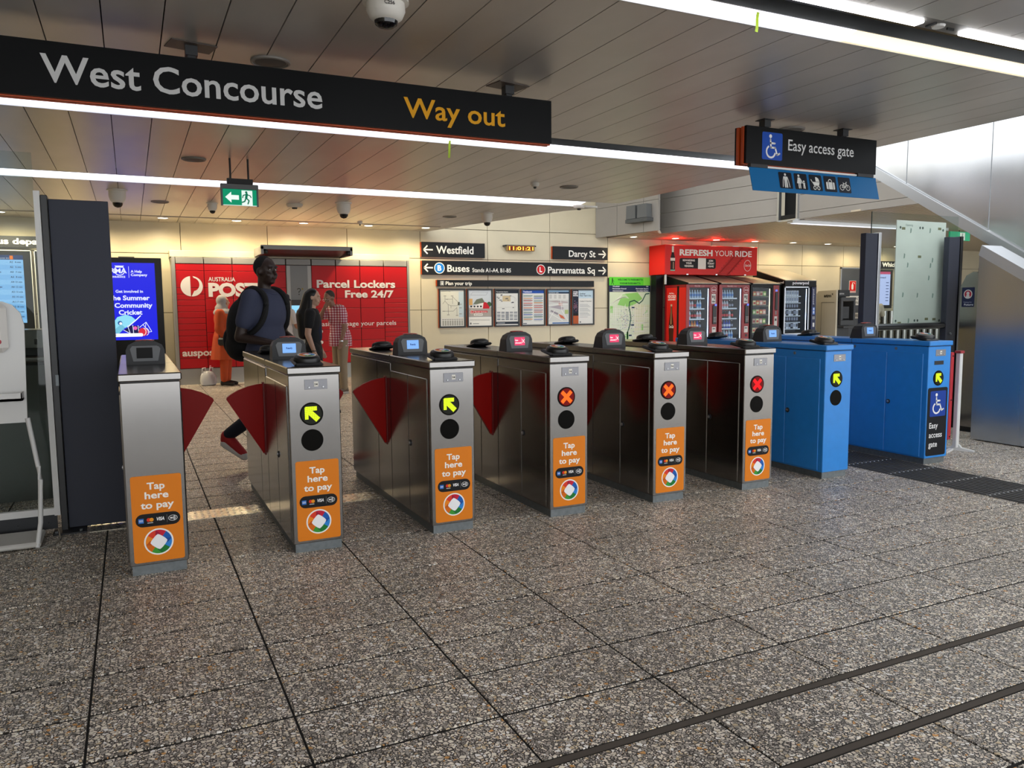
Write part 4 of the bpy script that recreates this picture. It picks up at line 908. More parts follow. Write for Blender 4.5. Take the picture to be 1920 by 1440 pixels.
p.text('Buses', 6.445, 2.225, .15, W_, x1=6.985, bold=.02); p.text('Stands A1-A4, B1-B5', 7.055, 2.222, .09, W_, x1=8.03, bold=.015); p.build('lettering', t); p = Print((0, SF, 0), FX, FZ); p.disc(8.82, 2.297, .12, W_, 1, 30); p.disc(8.82, 2.297, .103, '#c8141c', 2, 30); p.text('L', 8.785, 2.24, .115, '#ffffff', x1=8.855, bold=.03, l=3); p.build('light_rail_roundel', t); p = Print((0, SF, 0), FX, FZ)
p.text('Parramatta Sq', 9.01, 2.217, .15, W_, x1=10.318, bold=.02); p.build('lettering', t); p = Print((0, SF, 0), FX, FZ); arrow(p, 10.42, 10.635, 2.29, 1, .03, W_); p.build('arrow', t)
t, p = wall_sign(6.205, 10.30, 1.893, 2.04, 'slim black header sign reading Plan your trip above the posters'); p.rrect(6.27, 1.915, 6.365, 2.015, .008, '#8f9296', 1); p.rect(6.308, 1.93, 6.33, 1.975, '#f2f2f2', 2); p.disc(6.319, 1.994, .012, '#f2f2f2', 2, 10); p.text('Plan your trip', 6.40, 1.925, .08, W_, x1=7.04, bold=.02); p.build('lettering', t)
t = thing('digital_clock', (8.27, 16.6, 2.72), 'small amber digital clock showing 11:01:21', 'clock')
B('case', mat('clock_case', '#9a7a48', .4), t, (7.905, 8.625, 16.55, 16.62, 2.715, 2.835), b=.006); B('face', M_BLACK, t, (7.93, 8.60, 16.546, 16.55, 2.728, 2.824)); B('bracket', M_CHAR, t, (7.86, 7.905, 16.57, WALL_Y, 2.82, 2.85), (8.625, 8.67, 16.57, WALL_Y, 2.82, 2.85), (7.88, 8.65, 16.58, 16.6, 2.84, 2.855))
p = Print((0, 16.546, 0), FX, FZ); p.rect(7.93, 2.728, 8.60, 2.824, '#5a1604', 0); p.text('11:01:21', 7.95, 2.738, .076, '#ffc24a', x1=8.585, bold=.03); p.build('digits', t, mat_attr('clock_led', .3, .8))

# ------------------------------------------------------------------ posters
def poster(x0, x1, label, fn):
    z0, z1 = .963, 1.847; t = thing('poster_frame', ((x0+x1)/2, 16.65, z0), label, 'poster', 'framed posters under the trip header')
    B('frame', M_BLACK, t, (x0, x1, 16.645, 16.665, z0, z0+.035), (x0, x1, 16.645, 16.665, z1-.035, z1), (x0, x0+.035, 16.645, 16.665, z0+.03, z1-.03), (x1-.035, x1, 16.645, 16.665, z0+.03, z1-.03))
    B('frame_side', M_ORTRIM, t, (x0-.006, x1-.006, 16.665, WALL_Y-.002, z0+.005, z1-.005))
    p = Print((x0+.035, 16.664, z0+.035), FX, FZ); w, h = x1-x0-.07, z1-z0-.07
    p.rect(0, 0, w, h, '#dcdcd8', 0); fn(p, w, h); p.build('sheet', t)
RR = random.Random(3)
def po_map(p, w, h):
    p.rect(w*.78, h*.25, w, h*.95, '#c2d2da', 1); p.rect(0, h*.22, w*.78, h, '#dcdcd0', 1); p.text('network map', .02, h-.035, .02, '#444444', x1=.25)
    G = '#6c6c64'
    for q in ([(.2, .82), (.2, .7), (.33, .6), (.45, .57), (.72, .57), (.78, .66)], [(.52, .82), (.52, .62)], [(.52, .82), (.76, .66)], [(.33, .6), (.33, .33)], [(.33, .42), (.55, .42), (.7, .52)], [(.45, .57), (.45, .5)], [(.7, .52), (.7, .3)], [(.1, .62), (.2, .7)], [(.15, .42), (.33, .42)], [(.3, .75), (.52, .75)]): p.line([(a*w, b_*h) for a, b_ in q], .007, G, 2, False)
    for a, b_ in ((.2, .83), (.5, .83), (.33, .31), (.7, .29), (.14, .41), (.85, .6), (.85, .5), (.85, .33), (.28, .74)): p.rect(a*w-.03, b_*h, a*w+.03, b_*h+.014, '#8a8a82', 3)
    p.rect(w*.74, h*.58, w*.82, h*.67, '#55584f', 2)
    for k in range(9): p.rect(w*(.08+.1*k), h*.02, w*(.145+.1*k), h*.16, '#a2a29c', 2); p.rect(w*(.07+.1*k), h*.18, w*(.15+.1*k), h*.195, '#77776f', 2)
def po_tram(p, w, h):
    p.rect(0, h*.22, w, h, '#c9d0d8', 1); p.rect(0, h*.25, w, h*.52, '#a9a29c', 2); p.line([(w*.1, h*.86), (w*.18, h*.94), (w*.85, h*.94), (w*.77, h*.86), (w*.1, h*.86)], .006, '#8d95a2', 2, False)
    p.rect(w*.03, h*.58, w*.18, h*.76, '#d0a468', 3); p.poly([(w*.2, h*.6), (w*.35, h*.74), (w*.6, h*.78), (w*.75, h*.62)], '#6d7464', 3); p.disc(w*.9, h*.6, .06, '#3f5a3c', 3, 12)
    p.poly([(0, h*.5), (w*.45, h*.62), (w*.75, h*.66), (w*.85, h*.48), (0, h*.5)], '#e8e4e0', 4); p.poly([(w*.62, h*.48), (w*.66, h*.66), (w*.78, h*.66), (w*.92, h*.52), (w*.9, h*.48)], '#c21f2c', 5)
    for k in range(4): p.rect(w*(.08+.14*k), h*.52, w*(.16+.14*k), h*.565, '#2b2b30', 6)
    p.disc(w*.14, h*.39, .042, '#f4f0ec', 6, 18); p.disc(w*.14, h*.39, .035, '#c8202c', 7, 18); p.text('L', w*.12, h*.37, .035, '#ffffff', bold=.03, l=8)
    p.rect(w*.22, h*.365, w*.82, h*.42, '#c8202c', 6); p.text('The new way to go', w*.25, h*.38, .02, '#ffffff', x1=w*.79, bold=.03, l=8); p.rect(w*.23, h*.285, w*.61, h*.345, '#f2efe9', 6); p.text('has arrived', w*.26, h*.305, .02, '#333333', x1=w*.58, bold=.03, l=8)
    p.rect(0, 0, w, h*.24, '#e8e6e0', 5); p.rect(w*.06, h*.17, w*.92, h*.178, '#8a8a88', 6); p.rect(w*.06, h*.145, w*.92, h*.152, '#8a8a88', 6); p.rect(w*.06, h*.04, w*.12, h*.09, '#6a6a6a', 6); p.rect(w*.18, h*.05, w*.45, h*.07, '#8a8a8a', 6)
def po_station(p, w, h):
    p.rect(0, h*.91, w, h, '#1c2430', 1); p.text('Parramatta Station', .02, h*.94, .022, '#e8e8e8', x1=w*.55, bold=.02); p.rect(0, h*.03, w, h*.10, '#232b38', 1); p.rect(.03, h*.055, w*.4, h*.07, '#c8ccd4', 2)
    p.rect(w*.3, h*.68, w*.66, h*.84, '#c9b794', 1); p.arc(w*.5, h*.72, w*.42, -20, 200, .006, '#b0aca4', 1, 16, h*.13)
    for k in range(14): x, y = RR.uniform(.03, .85)*w, RR.uniform(.45, .86)*h; p.rect(x, y, x+RR.uniform(.03, .07), y+.016, '#585a60', 2)
    for r in range(7):
        for c in range(5):
            x = w*(.05+.19*c); y = h*(.36-.035*r); p.rect(x, y, x+w*.15, y+.016, ['#3b475c', '#a8acb2', '#8d9198'][(r*c+r) % 3], 2)
    p.line([(w*.06, h*.5), (w*.9, h*.52)], .004, '#aaa8a2', 1, False); p.line([(w*.85, h*.8), (w*.85, h*.4)], .006, '#bcbab2', 1, False)
def po_track(p, w, h):
    p.rect(0, h*.91, w, h, '#2550a8', 1); p.text('Trackwork', .02, h*.935, .036, '#f0f4fa', x1=w*.45, bold=.03)
    cl = ['#4f7f78', '#c8603a', '#d08a3a', '#46628c', '#a83c48', '#3f6a58', '#c84a3a', '#4a66b4', '#7a3048']
    for c in range(2):
        for r in range(11):
            y = h*(.83-.068*r-.012*((r*3+c) % 2)); p.rect(w*(.05+.48*c), y, w*(.47+.48*c), y+.016, cl[(r*2+c*5) % 9], 2); p.rect(w*(.05+.48*c), y-.03, w*(.42+.48*c), y-.006, '#bdbfc0', 2)
    p.rect(w*.03, h*.02, w*.2, h*.05, '#6d7078', 2)
def po_guide(p, w, h):
    p.rect(0, h*.95, w, h, '#8fb0cc', 1); p.rect(0, h*.90, w, h*.95, '#20364e', 1); p.text('Interchange guide', .02, h*.912, .02, '#e4e8ee', x1=w*.5, bold=.02)
    for c in range(4):
        for r in range(4): p.rect(w*(.06+.22*c), h*(.76+.03*r), w*(.18+.22*c), h*(.772+.03*r), '#9a9a92', 2)
    p.rect(0, h*.08, w, h*.72, '#cfd0cc', 1)
    for q, c in (([(0, .5), (.5, .56), (.75, .48), (.7, .42), (.1, .5)], '#a8a0a8'), ([(.15, .42), (.5, .32), (.45, .27), (.1, .38)], '#8f8a92'), ([(.5, .3), (.72, .24), (.82, .14), (.6, .18)], '#c8694a'), ([(.8, .3), (.97, .3), (.97, .42), (.8, .42)], '#a8b878'), ([(0, .68), (.4, .7), (.95, .66), (.95, .62), (.3, .64)], '#b4a8a8'), ([(.5, .62), (.68, .62), (.68, .54), (.5, .54)], '#c49a94')): p.poly([(a*w, b_*h) for a, b_ in q], c, 2)
    for q in ([(0, .1), (.3, .4)], [(.05, .34), (.7, .1)], [(.6, .7), (.66, .4), (.95, .1)], [(.0, .56), (.95, .58)]): p.line([(a*w, b_*h) for a, b_ in q], .012, '#efeeea', 3, False)
    p.rect(w*.2, h*.015, w, h*.05, '#3a68a8', 2)
def po_nye(p, w, h):
    p.rect(0, 0, w*.28, h, '#1c2134', 1)
    for k in range(60): a = RR.uniform(0, 6.28); r = RR.uniform(.01, .09); p.disc(w*.14+math.cos(a)*r*.6, h*.55+math.sin(a)*r*1.6, .008, RR.choice(['#c07a8a', '#8a90b0', '#b0686a', '#6a6080']), 2, 6)
    p.rect(0, 0, w*.28, h*.24, '#b4562c', 2); p.rect(0, h*.24, w*.28, h*.31, '#151210', 2)
    for k, s in enumerate(('SYD', 'NEY', 'NYE')): p.text(s, .012, h*(.93-.055*k), .034, '#f0f0f4', x1=w*.25, bold=.04, l=3)
    p.rect(w*.28, h*.76, w, h, '#bcd2e0', 1); p.text('Sydney', w*.34, h*.88, .034, '#2a3a50', x1=w*.62, bold=.02); p.text("New Year's Eve", w*.34, h*.82, .034, '#2a3a50', x1=w*.9, bold=.02); p.text('Tuesday 31 December', w*.34, h*.66, .022, '#444a54', x1=w*.93, bold=.02)
    for k in range(10): p.rect(w*.34, h*(.57-.035*k-.02*(k//3)), w*(.74+.2*((k*7) % 3)/3), h*(.58-.035*k-.02*(k//3)), '#8d939a', 2)
    p.rect(w*.34, h*.03, w*.4, h*.07, '#66686c', 2)
names = ['poster with grey rail network map and a table below', 'poster with red and white tram photograph', 'poster with station plan and black footer', 'poster with blue header and coloured rows in two columns', 'poster with street plan and orange building', 'poster with dark fireworks strip on its left side']
for k, (x0, fn) in enumerate(((6.245, po_map), (6.93, po_tram), (7.62, po_station), (8.31, po_track), (9.0, po_guide), (9.685, po_nye))): poster(x0, x0+.645, 'framed '+names[k], fn)
# city map board
t = thing('map_board', (11.37, 16.65, .45), 'large city map board with bright green welcome header', 'map')
B('panel', M_BLACK, t, (10.74, 11.99, 16.64, 16.69, .42, 2.12)); p = Print((0, 16.64, 0), FX, FZ)
p.rect(10.75, 1.935, 11.985, 2.14, '#58c832', 1); p.rect(11.78, 1.935, 11.985, 2.14, '#7ad24a', 2); p.text('WELCOME TO PARRAMATTA', 11.0, 2.055, .045, '#1c5a28', x1=11.76, bold=.03, l=3); p.text('WARAMI BURRAMATTA', 11.06, 1.965, .045, '#1c5a28', x1=11.69, bold=.03, l=3)
p.disc(10.845, 2.1, .016, '#14401c', 3, 10); p.line([(10.845, 2.08), (10.84, 2.03)], .03, '#14401c', 3); p.line([(10.84, 2.03), (10.81, 1.96)], .014, '#14401c', 3); p.line([(10.84, 2.03), (10.88, 1.96)], .014, '#14401c', 3); p.line([(10.845, 2.07), (10.89, 2.03)], .01, '#14401c', 3)
p.rect(10.75, 1.77, 11.985, 1.935, '#1e2a4c', 1)
for k, (a, b_) in enumerate((('Westfield', 'CBD'), ('Parramatta Council', 'Parramatta Square'), ('Administration', 'CommBank Stadium'))): p.text(a, 10.85, 1.895-.055*k, .03, '#e8ecf4', x1=10.85+.025*len(a)*.9, bold=.02); p.text(b_, 11.93-.0225*len(b_), 1.895-.055*k, .03, '#e8ecf4', x1=11.93, bold=.02)
p.rect(10.76, .45, 11.98, 1.77, '#cfdcc0', 1); p.rect(11.5, .45, 11.98, 1.45, '#d4d8b8', 2)
for q in ([(11.0, 1.45), (11.15, 1.72), (11.6, 1.76), (11.75, 1.6), (11.5, 1.45), (11.3, 1.4)], [(10.78, 1.25), (10.86, 1.25), (10.86, 1.42), (10.78, 1.42)], [(11.15, .6), (11.35, .62), (11.3, .72), (11.18, .7)], [(11.78, 1.2), (11.9, 1.25), (11.9, 1.32)], [(11.72, .8), (11.78, .8), (11.78, .95), (11.72, .95)]): p.poly(q, '#8cc86c', 3)
for k in range(26): x = 10.8+k*.046; p.line([(x, .47+.1*(k % 3)), (x+.05*math.sin(k), 1.35+.03*(k % 5))], .007, '#f2f2ea', 4, False)
for k in range(24): z = .52+k*.036; p.line([(10.8, z), (11.95, z+.05*math.sin(k*2.2))], .007, '#f2f2ea', 4, False)
for k in range(8): p.line([(10.78+.05*k, 1.45+.03*k), (11.2+.02*k, 1.75-.02*k)], .008, '#f2f2ea', 4, False)
for k in range(90): x, z = RR.gauss(11.25, .17), RR.gauss(1.1, .16); p.rect(x, z, x+.02, z+.02, RR.choice(['#9aa4b0', '#b8a8a8', '#7f8a9c', '#c8c0c0', '#8494b0']), 5)
p.line([(11.95, 1.73), (11.85, 1.72), (11.75, 1.55), (11.65, 1.48), (11.5, 1.56), (11.36, 1.52), (11.34, 1.38), (11.38, 1.25), (11.4, 1.1), (11.36, .9), (11.3, .75), (11.3, .56)], .028, '#2c5a4a', 6); p.line([(11.3, .75), (11.3, .56)], .05, '#3f8a4c', 6)
for x, z in ((11.42, 1.36), (11.41, .92), (11.34, .66), (10.9, .6)): p.rect(x, z, x+.09, z+.035, '#24345c', 7)
p.build('map_print', t)

# ------------------------------------------------------------------ vending machines
M_VRED = mat('vend_red', '#8e1119', .35); M_CRED = mat('poster_red', '#d8201a', .35, spec=.2); M_VBLK = mat('vend_black', '#121214', .35, spec=.2); M_HOOD = mat('hood_steel', '#c6bba6', .4, .25, noise=(3, .12))
VF = 15.5
def bottle_mesh(body, label, cap):
    mb = MB(); r = .03; n = 8
    for c, pr in ((body, [(.001, 0), (r, .002), (r, .05)]), (label, [(r*1.02, .05), (r*1.02, .11)]), (body, [(r, .11), (r*.9, .14), (.012, .175), (.012, .19)]), (cap, [(.014, .19), (.014, .205), (.001, .206)])):
        mb.col(c); vs = []; fs = []
        for a, h in pr: vs += [(a*math.cos(2*PI*k/n), a*math.sin(2*PI*k/n), h) for k in range(n)]
        for i in range(len(pr)-1): fs += [(i*n+k, i*n+(k+1) % n, (i+1)*n+(k+1) % n, (i+1)*n+k) for k in range(n)]
        mb.add(vs, fs)
    me = mb.mesh('bottle', smooth=True); me.materials.append(mat_attr('bottle_plastic', .15)); return me
BOT = {'clear': bottle_mesh('#b8d4f0', '#6f9ce0', '#e8eef8'), 'cola': bottle_mesh('#1c0e0c', '#d02030', '#d02030'), 'white': bottle_mesh('#d4dcec', '#e8a0a8', '#e03848'), 'orange': bottle_mesh('#e07828', '#f0c080', '#f08020'), 'blue': bottle_mesh('#2a48b8', '#c8d4f4', '#3a60d8'), 'dark': bottle_mesh('#20242e', '#8890a8', '#c8ccd8')}
def pack_mesh(c1, c2):
    mb = MB(); mb.col(c1); pts = [(-.045, 0), (.045, 0), (.05, .02), (.046, .11), (.05, .13), (-.05, .13), (-.046, .11), (-.05, .02)]
    mb.prism(pts, (0, 0, 0), FX, FZ, (0, .03, 0)); mb.col(c2); mb.add([(-.035, -.002, .035), (.035, -.002, .035), (.035, -.002, .09), (-.035, -.002, .09)], [(0, 1, 2, 3)])
    me = mb.mesh('snack_pack'); me.materials.append(mat_attr('pack_foil', .3)); return me
PK = [pack_mesh('#e8d8a0', '#c83c2c'), pack_mesh('#e09a90', '#f0e0d0'), pack_mesh('#7fae58', '#f0e8c0'), pack_mesh('#d86a2c', '#f0dca0'), pack_mesh('#c8a890', '#a02a24')]
def item_box(c1, c2):
    mb = MB(); mb.col(c1); mb.box(-.038, .038, 0, .05, 0, .15); mb.col(c2); mb.add([(-.03, -.001, .05), (.03, -.001, .05), (.03, -.001, .13), (-.03, -.001, .13)], [(0, 1, 2, 3)])
    me = mb.mesh('gadget_box'); me.materials.append(mat_attr('box_card', .35)); return me
GB = [item_box('#e6e9f2', '#9aa4bc'), item_box('#20222c', '#8a90a8'), item_box('#c4cce0', '#30343f')]
def stock(me, name, loc, label, cat, group):
    o = bpy.data.objects.new(name, me); COL.objects.link(o); o.location = loc; tag(o, label, cat, group)
def vending(x0, x1, label, kind, body, wx0, wx1, z0=.55, z1=1.86):
    """wx0..wx1: glass window; the cabinet is a hollow box"""
    t = thing('vending_machine', ((x0+x1)/2, VF+.4, 0), label, 'vending machine'); y1 = VF+.85
    B('cabinet', body, t, (x0, x0+.03, VF+.02, y1, 0, 1.93), (x1-.03, x1, VF+.02, y1, 0, 1.93), (x0+.03, x1-.03, y1-.05, y1, 0, 1.93), (x0+.03, x1-.03, VF+.02, y1-.05, 1.87, 1.93), (x0+.03, x1-.03, VF+.02, y1-.05, 0, z0-.02))
    B('interior', mat('vend_inside', '#262c38', .5), t, (x0+.03, x1-.03, VF+.42, VF+.45, z0, z1), (wx1, wx1+.01, VF+.06, VF+.42, z0, z1))
    d = B('door', body, t, (x0, wx0, VF, VF+.03, .1, 1.93), (wx1, x1, VF, VF+.03, .1, 1.93), (wx0, wx1, VF, VF+.03, z1, 1.93), (wx0, wx1, VF, VF+.03, .1, z0), b=.003)
    B('pane', mat_pane('vend_glass', '#f4f8fa'), d, (wx0, wx1, VF+.012, VF+.016, z0, z1)); B('plinth', M_BLACK, t, (x0+.02, x1-.02, VF+.05, y1, 0, .1))
    B('light_bar', mat('vend_led_'+kind, '#ffffff', .3, emit={'snack': '#fff2c0', 'drink': '#cfe0ff', 'pod': '#d8e4ff'}[kind], es=2.6), t, (wx1-.018, wx1-.008, VF+.05, VF+.06, z0+.03, z1-.03))
    return t, d
def hoodplate(t, x0, x1, zf, zb, side=True):
    MB().prism([(VF-.04, zf), (VF+.9, zb), (VF+.9, zb+.012), (VF-.04, zf+.012)], (x0+.03, 0, 0), (0, 1, 0), FZ, (x1-x0-.06, 0, 0)).build('sloping_hood', M_HOOD, t)
    MB().prism([(VF-.03, 1.93), (VF+.88, 1.93), (VF+.88, zb-.002), (VF-.03, zf-.002)], (x0+.005, 0, 0), (0, 1, 0), FZ, (x1-x0-.01, 0, 0)).build('hood_box', M_VBLK, t)
    for xx in (x0, x1-.028): MB().prism([(VF-.05, zf-.02), (VF+.9, zb-.02), (VF+.9, zb+.018), (VF-.05, zf+.018)], (xx, 0, 0), (0, 1, 0), FZ, (.028, 0, 0)).build('hood_cheek', M_VBLK, t)
nth = ['leftmost', 'second']; ORD = ['first', 'second', 'third', 'fourth', 'fifth', 'sixth', 'seventh']
for m_, (x0, x1, lab) in enumerate(((12.24, 13.21, 'red drinks vending machine on the left, with bottle poster on its side'), (13.265, 14.25, 'red drinks vending machine second from the left, next to the snack machine'))):
    wx0, wx1 = x0+.10, x1-.24
    t, d = vending(x0, x1, lab, 'drink', M_VRED, wx0, wx1); hoodplate(t, x0, x1, 1.955, 2.165)
    p = Print((0, VF, 0), FX, FZ); p.text('Coca-Cola', x0+.25, 1.885, .022, '#f0d8d8', x1=x0+.42, bold=.02, skew=.25); p.text('on the go', x0+.44, 1.885, .016, '#f0d8d8', x1=x0+.55); p.arc(x1-.12, 1.80, .075, 0, 360, .008, '#e8c8c8', 1, 24); p.text('Coca-Cola', x1-.18, 1.785, .03, '#ffffff', x1=x1-.06, bold=.02, skew=.25)
    p.build('decals', d); p = Print((0, VF, 0), FX, FZ); p.rect(x1-.19, 1.46, x1-.06, 1.70, '#d8d4d0', 1); p.rect(x1-.17, 1.60, x1-.13, 1.66, '#444444', 2); p.rect(x1-.11, 1.56, x1-.08, 1.66, '#555555', 2); p.rect(x1-.17, 1.49, x1-.08, 1.53, '#777777', 2)
    p.build('price_notice', d); p = Print((0, VF, 0), FX, FZ); p.rect(x1-.16, .72, x1-.04, .88, '#d4d0cc', 1); p.rect(x1-.14, .82, x1-.06, .85, '#666666', 2); p.build('payment_notice', d)
    B('keypad', M_BLACK, d, (x1-.155, x1-.03, VF-.02, VF, .95, 1.42), b=.006); mb = MB()
    for r in range(4):
        for c_ in range(3): mb.box(x1-.13+.032*c_, x1-.108+.032*c_, VF-.024, VF-.02, 1.0+.035*r, 1.022+.035*r)
    mb.build('keys', mat('key_grey', '#9a9a9a', .5), d); B('card_reader', mat('reader_lit', '#202030', .3, emit='#5a70e0', es=.5), d, (x1-.10, x1-.04, VF-.03, VF-.02, 1.40, 1.45))
    B('coin_slot', M_BLACK, d, (x1-.12, x1-.06, VF-.004, VF, .62, .68)); B('delivery_flap', M_BLACK, d, (wx0, wx1, VF-.006, VF, .2, .42), b=.004)
    kinds = [['clear']*6, ['cola', 'white', 'white', 'cola', 'clear', 'clear'], ['clear', 'white', 'cola', 'cola', 'white', 'white'], ['clear', 'blue', 'orange', 'orange', 'blue', 'dark'], ['blue', 'clear', 'dark', 'blue', 'clear', 'blue']]
    if m_: kinds = [['clear']*6, ['blue', 'white', 'white', 'white', 'dark', 'dark'], ['white', 'cola', 'cola', 'cola', 'white', 'cola'], ['dark', 'dark', 'blue', 'blue', 'blue', 'dark'], ['clear', 'white', 'clear', 'white', 'clear', 'clear']]
    for r in range(5):
        z = 1.60-.255*r; sh = B('shelf', mat('shelf_metal', '#b8c0cc', .4, .3), t, (wx0, wx1-.10, VF+.09, VF+.42, z-.018, z-.006), (wx0, wx1-.10, VF+.08, VF+.09, z-.03, z+.004))
        for c_ in range(6):
            stock(BOT[kinds[r][c_]], 'drink_bottle', (wx0+.045+c_*.082, VF+.16, z-.005), '%s drink bottle from the left on the %s shelf of the %s red vending machine' % (ORD[c_], ['top', 'second', 'third', 'fourth', 'bottom'][r], nth[m_]), 'bottle', 'bottles in the %s red vending machine' % nth[m_])
    if m_ == 0:
        p = Print((x0, VF+.78, 0), LY_, FZ); p.rect(.0, .3, .42, 1.86, '#d8281e', 1); p.text('And Stay...', .10, 1.71, .035, '#f8e8e0', x1=.32, bold=.02); p.text('ICE COLD', .06, 1.61, .07, '#f8f0ea', x1=.37, bold=.04); p.text('REFRESHMENT', .06, 1.55, .035, '#f8f0ea', x1=.37, bold=.04)
        cx = .2; prof = [(1.44, .03), (1.38, .032), (1.25, .04), (1.1, .07), (.95, .095), (.8, .10), (.6, .085), (.45, .10), (.35, .095)]
        p.poly([(cx-w, z) for z, w in prof]+[(cx+w, z) for z, w in prof[::-1]], '#4a2414', 2); p.poly([(cx-w*.3, z) for z, w in prof[:5]]+[(cx+w*.1, z) for z, w in prof[:5][::-1]], '#c89a68', 3); p.rect(cx-.032, 1.40, cx+.032, 1.45, '#d8c0a0', 3); p.text('Coca-Cola', cx-.09, .86, .07, '#f0e8e0', x1=cx+.09, bold=.03, l=4, skew=.2)
        p.rect(.50, .3, .77, 1.86, '#d8281e', 1); p.build('side_poster', t); p2 = Print((x0, VF+.78, 0), LY_, FZ); p2.rect(.42, .1, .5, 1.9, '#0e0e0e', 1); p2.build('side_strip', t)
t, d = vending(14.29, 15.285, 'black and red snack vending machine with green lit packets', 'snack', M_VBLK, 14.36, 14.99); hoodplate(t, 14.29, 15.285, 1.955, 2.15)
B('side_column', M_VRED, d, (15.04, 15.24, VF-.012, VF, .12, 1.92), b=.004); p = Print((0, VF-.012, 0), FX, FZ); p.rect(15.09, .84, 15.19, 1.12, '#cfccc8', 1); p.rect(15.11, 1.0, 15.17, 1.06, '#444444', 2); p.build('price_notice', d); p = Print((0, VF-.012, 0), FX, FZ); p.rect(15.12, 1.16, 15.165, 1.26, '#888888', 1); p.build('note_slot', d); p = Print((0, VF-.012, 0), FX, FZ); p.rect(15.1, .56, 15.18, .62, '#301010', 1); p.build('coin_return', d)
B('coin_unit', M_BLACK, d, (15.10, 15.19, VF-.03, VF-.012, 1.28, 1.74), b=.008); B('card_reader', mat('reader_lit', '#202030'), d, (15.11, 15.18, VF-.016, VF-.012, 1.76, 1.81)); B('delivery_flap', M_VRED, d, (14.4, 14.95, VF-.006, VF, .2, .45), b=.004)
for r in range(5):
    z = 1.64-.235*r; B('shelf', mat('shelf_dark', '#30342c', .4, .4), t, (14.36, 14.97, VF+.09, VF+.42, z-.016, z-.004), (14.36, 14.97, VF+.08, VF+.09, z-.03, z+.006))
    for c_ in range(5): stock(PK[(r*2+c_*3) % 5 if r < 3 else (c_+r) % 5], 'snack_pack', (14.43+c_*.115, VF+.14, z-.004), '%s snack packet from the left on the %s shelf of the snack machine' % (ORD[c_], ['top', 'second', 'third', 'fourth', 'bottom'][r]), 'packet', 'packets in the snack machine')
t, d = vending(15.41, 16.58, 'black vending machine with phone gadgets and lit white frame', 'pod', M_VBLK, 15.46, 16.28, .68, 1.86)
MB().prism([(VF-.06, 2.04), (VF+1.15, 2.38), (VF+1.15, 2.40), (VF-.06, 2.06)], (15.40, 0, 0), (0, 1, 0), FZ, (1.12, 0, 0)).build('sloping_hood', mat('hood_grey', '#b3ab9a', .4, .3), t)
MB().prism([(VF-.05, 1.905), (VF+.02, 1.935), (VF+.86, 1.935), (VF+1.14, 2.0), (VF+1.14, 2.38), (VF-.05, 2.04)], (15.405, 0, 0), (0, 1, 0), FZ, (1.11, 0, 0)).build('hood_box', M_VBLK, t)
p = Print((0, VF-.051, 0), FX, FZ); p.text('powerpod', 15.66, 1.95, .072, '#e8e8f0', x1=16.24, bold=.04); p.disc(15.79, 2.025, .012, '#d83020', 3, 8); p.build('lettering', t)
p = Print((15.405, VF+.2, 0), LY_, FZ); p.text('powerpod', -.4, 1.975, .05, '#e0e0e8', x1=.2, bold=.04); p.build('side_lettering', t)
B('lit_frame', mat('frame_silver', '#c8ccd4', .3, .6), d, (15.43, 15.465, VF-.012, VF, .62, 1.89), (16.275, 16.31, VF-.012, VF, .62, 1.89), (15.43, 16.31, VF-.012, VF, 1.86, 1.89), (15.43, 16.31, VF-.012, VF, .62, .66))
B('side_column', mat('pod_navy', '#141c4a', .35), d, (16.38, 16.55, VF-.03, VF, .45, 1.88), b=.01); p = Print((0, VF-.031, 0), FX, FZ)
p2 = Print((16.44, VF-.031, 1.42), FZ, (-1, 0, 0)); p2.text('powerpod', 0, -.02, .05, '#d0d4ec', x1=.40, bold=.02, l=1)
p.rect(16.425, 1.15, 16.5, 1.34, '#6a90e0', 1); p.rect(16.44, 1.27, 16.485, 1.32, '#dfe6fa', 2); p.rect(16.44, 1.18, 16.485, 1.24, '#dfe6fa', 2); p.rect(16.42, 1.02, 16.51, 1.10, '#9a9ca4', 1); p.rect(16.44, .82, 16.5, .93, '#e0e0e0', 1); p.build('decals', d); p2.build('column_lettering', d)
for r in range(6):
    z = 1.64-.172*r; B('shelf', mat('shelf_metal', '#b8c0cc'), t, (15.47, 16.1, VF+.09, VF+.42, z-.014, z-.003), (15.47, 16.1, VF+.08, VF+.09, z-.022, z+.004))
    for c_ in range(7): stock(GB[(0 if r < 2 else 1 if r in (2, 4) else (c_*2+r) % 3)], 'gadget_box', (15.52+c_*.087, VF+.14, z-.003), '%s boxed gadget from the left on the %s shelf of the black vending machine' % (ORD[c_], ['top', 'second', 'third', 'fourth', 'fifth', 'bottom'][r]), 'box', 'boxed gadgets in the black vending machine')
# red advertising box above
t = thing('sign_box', (13.45, 16.0, 2.19), 'red drink advertising box reading Refresh your ride above the vending machines', 'sign')
B('box', M_CRED, t, (11.96, 14.945, 16.0, 16.66, 2.19, 2.925), b=.006); p = Print((0, 16.0, 0), FX, FZ); W_ = '#f6efe8'
p.text('REFRESH', 12.41, 2.672, .142, W_, x1=13.45, bold=.04); p.text('YOUR', 13.52, 2.672, .142, W_, x1=14.13, bold=.0); p.text('RIDE', 14.19, 2.672, .142, W_, x1=14.75, bold=.02)
p.rrect(12.41, 2.345, 13.56, 2.60, .05, '#1a1414', 1); p.rect(12.99, 2.335, 13.24, 2.61, '#eee8de', 2)
for k, s in enumerate(('REWARDING', 'YOUR', 'VENDING')): p.text(s, 12.7, 2.525-.07*k, .045, W_, bold=.03, align='c')
for k, s in enumerate(('JOIN', 'TODAY', '+SAVE')): p.text(s, 13.40, 2.525-.07*k, .045, W_, bold=.03, align='c')
def tr(a, b_): return (13.72+a*.80+b_*.28, 2.20+a*.72-b_*.02)
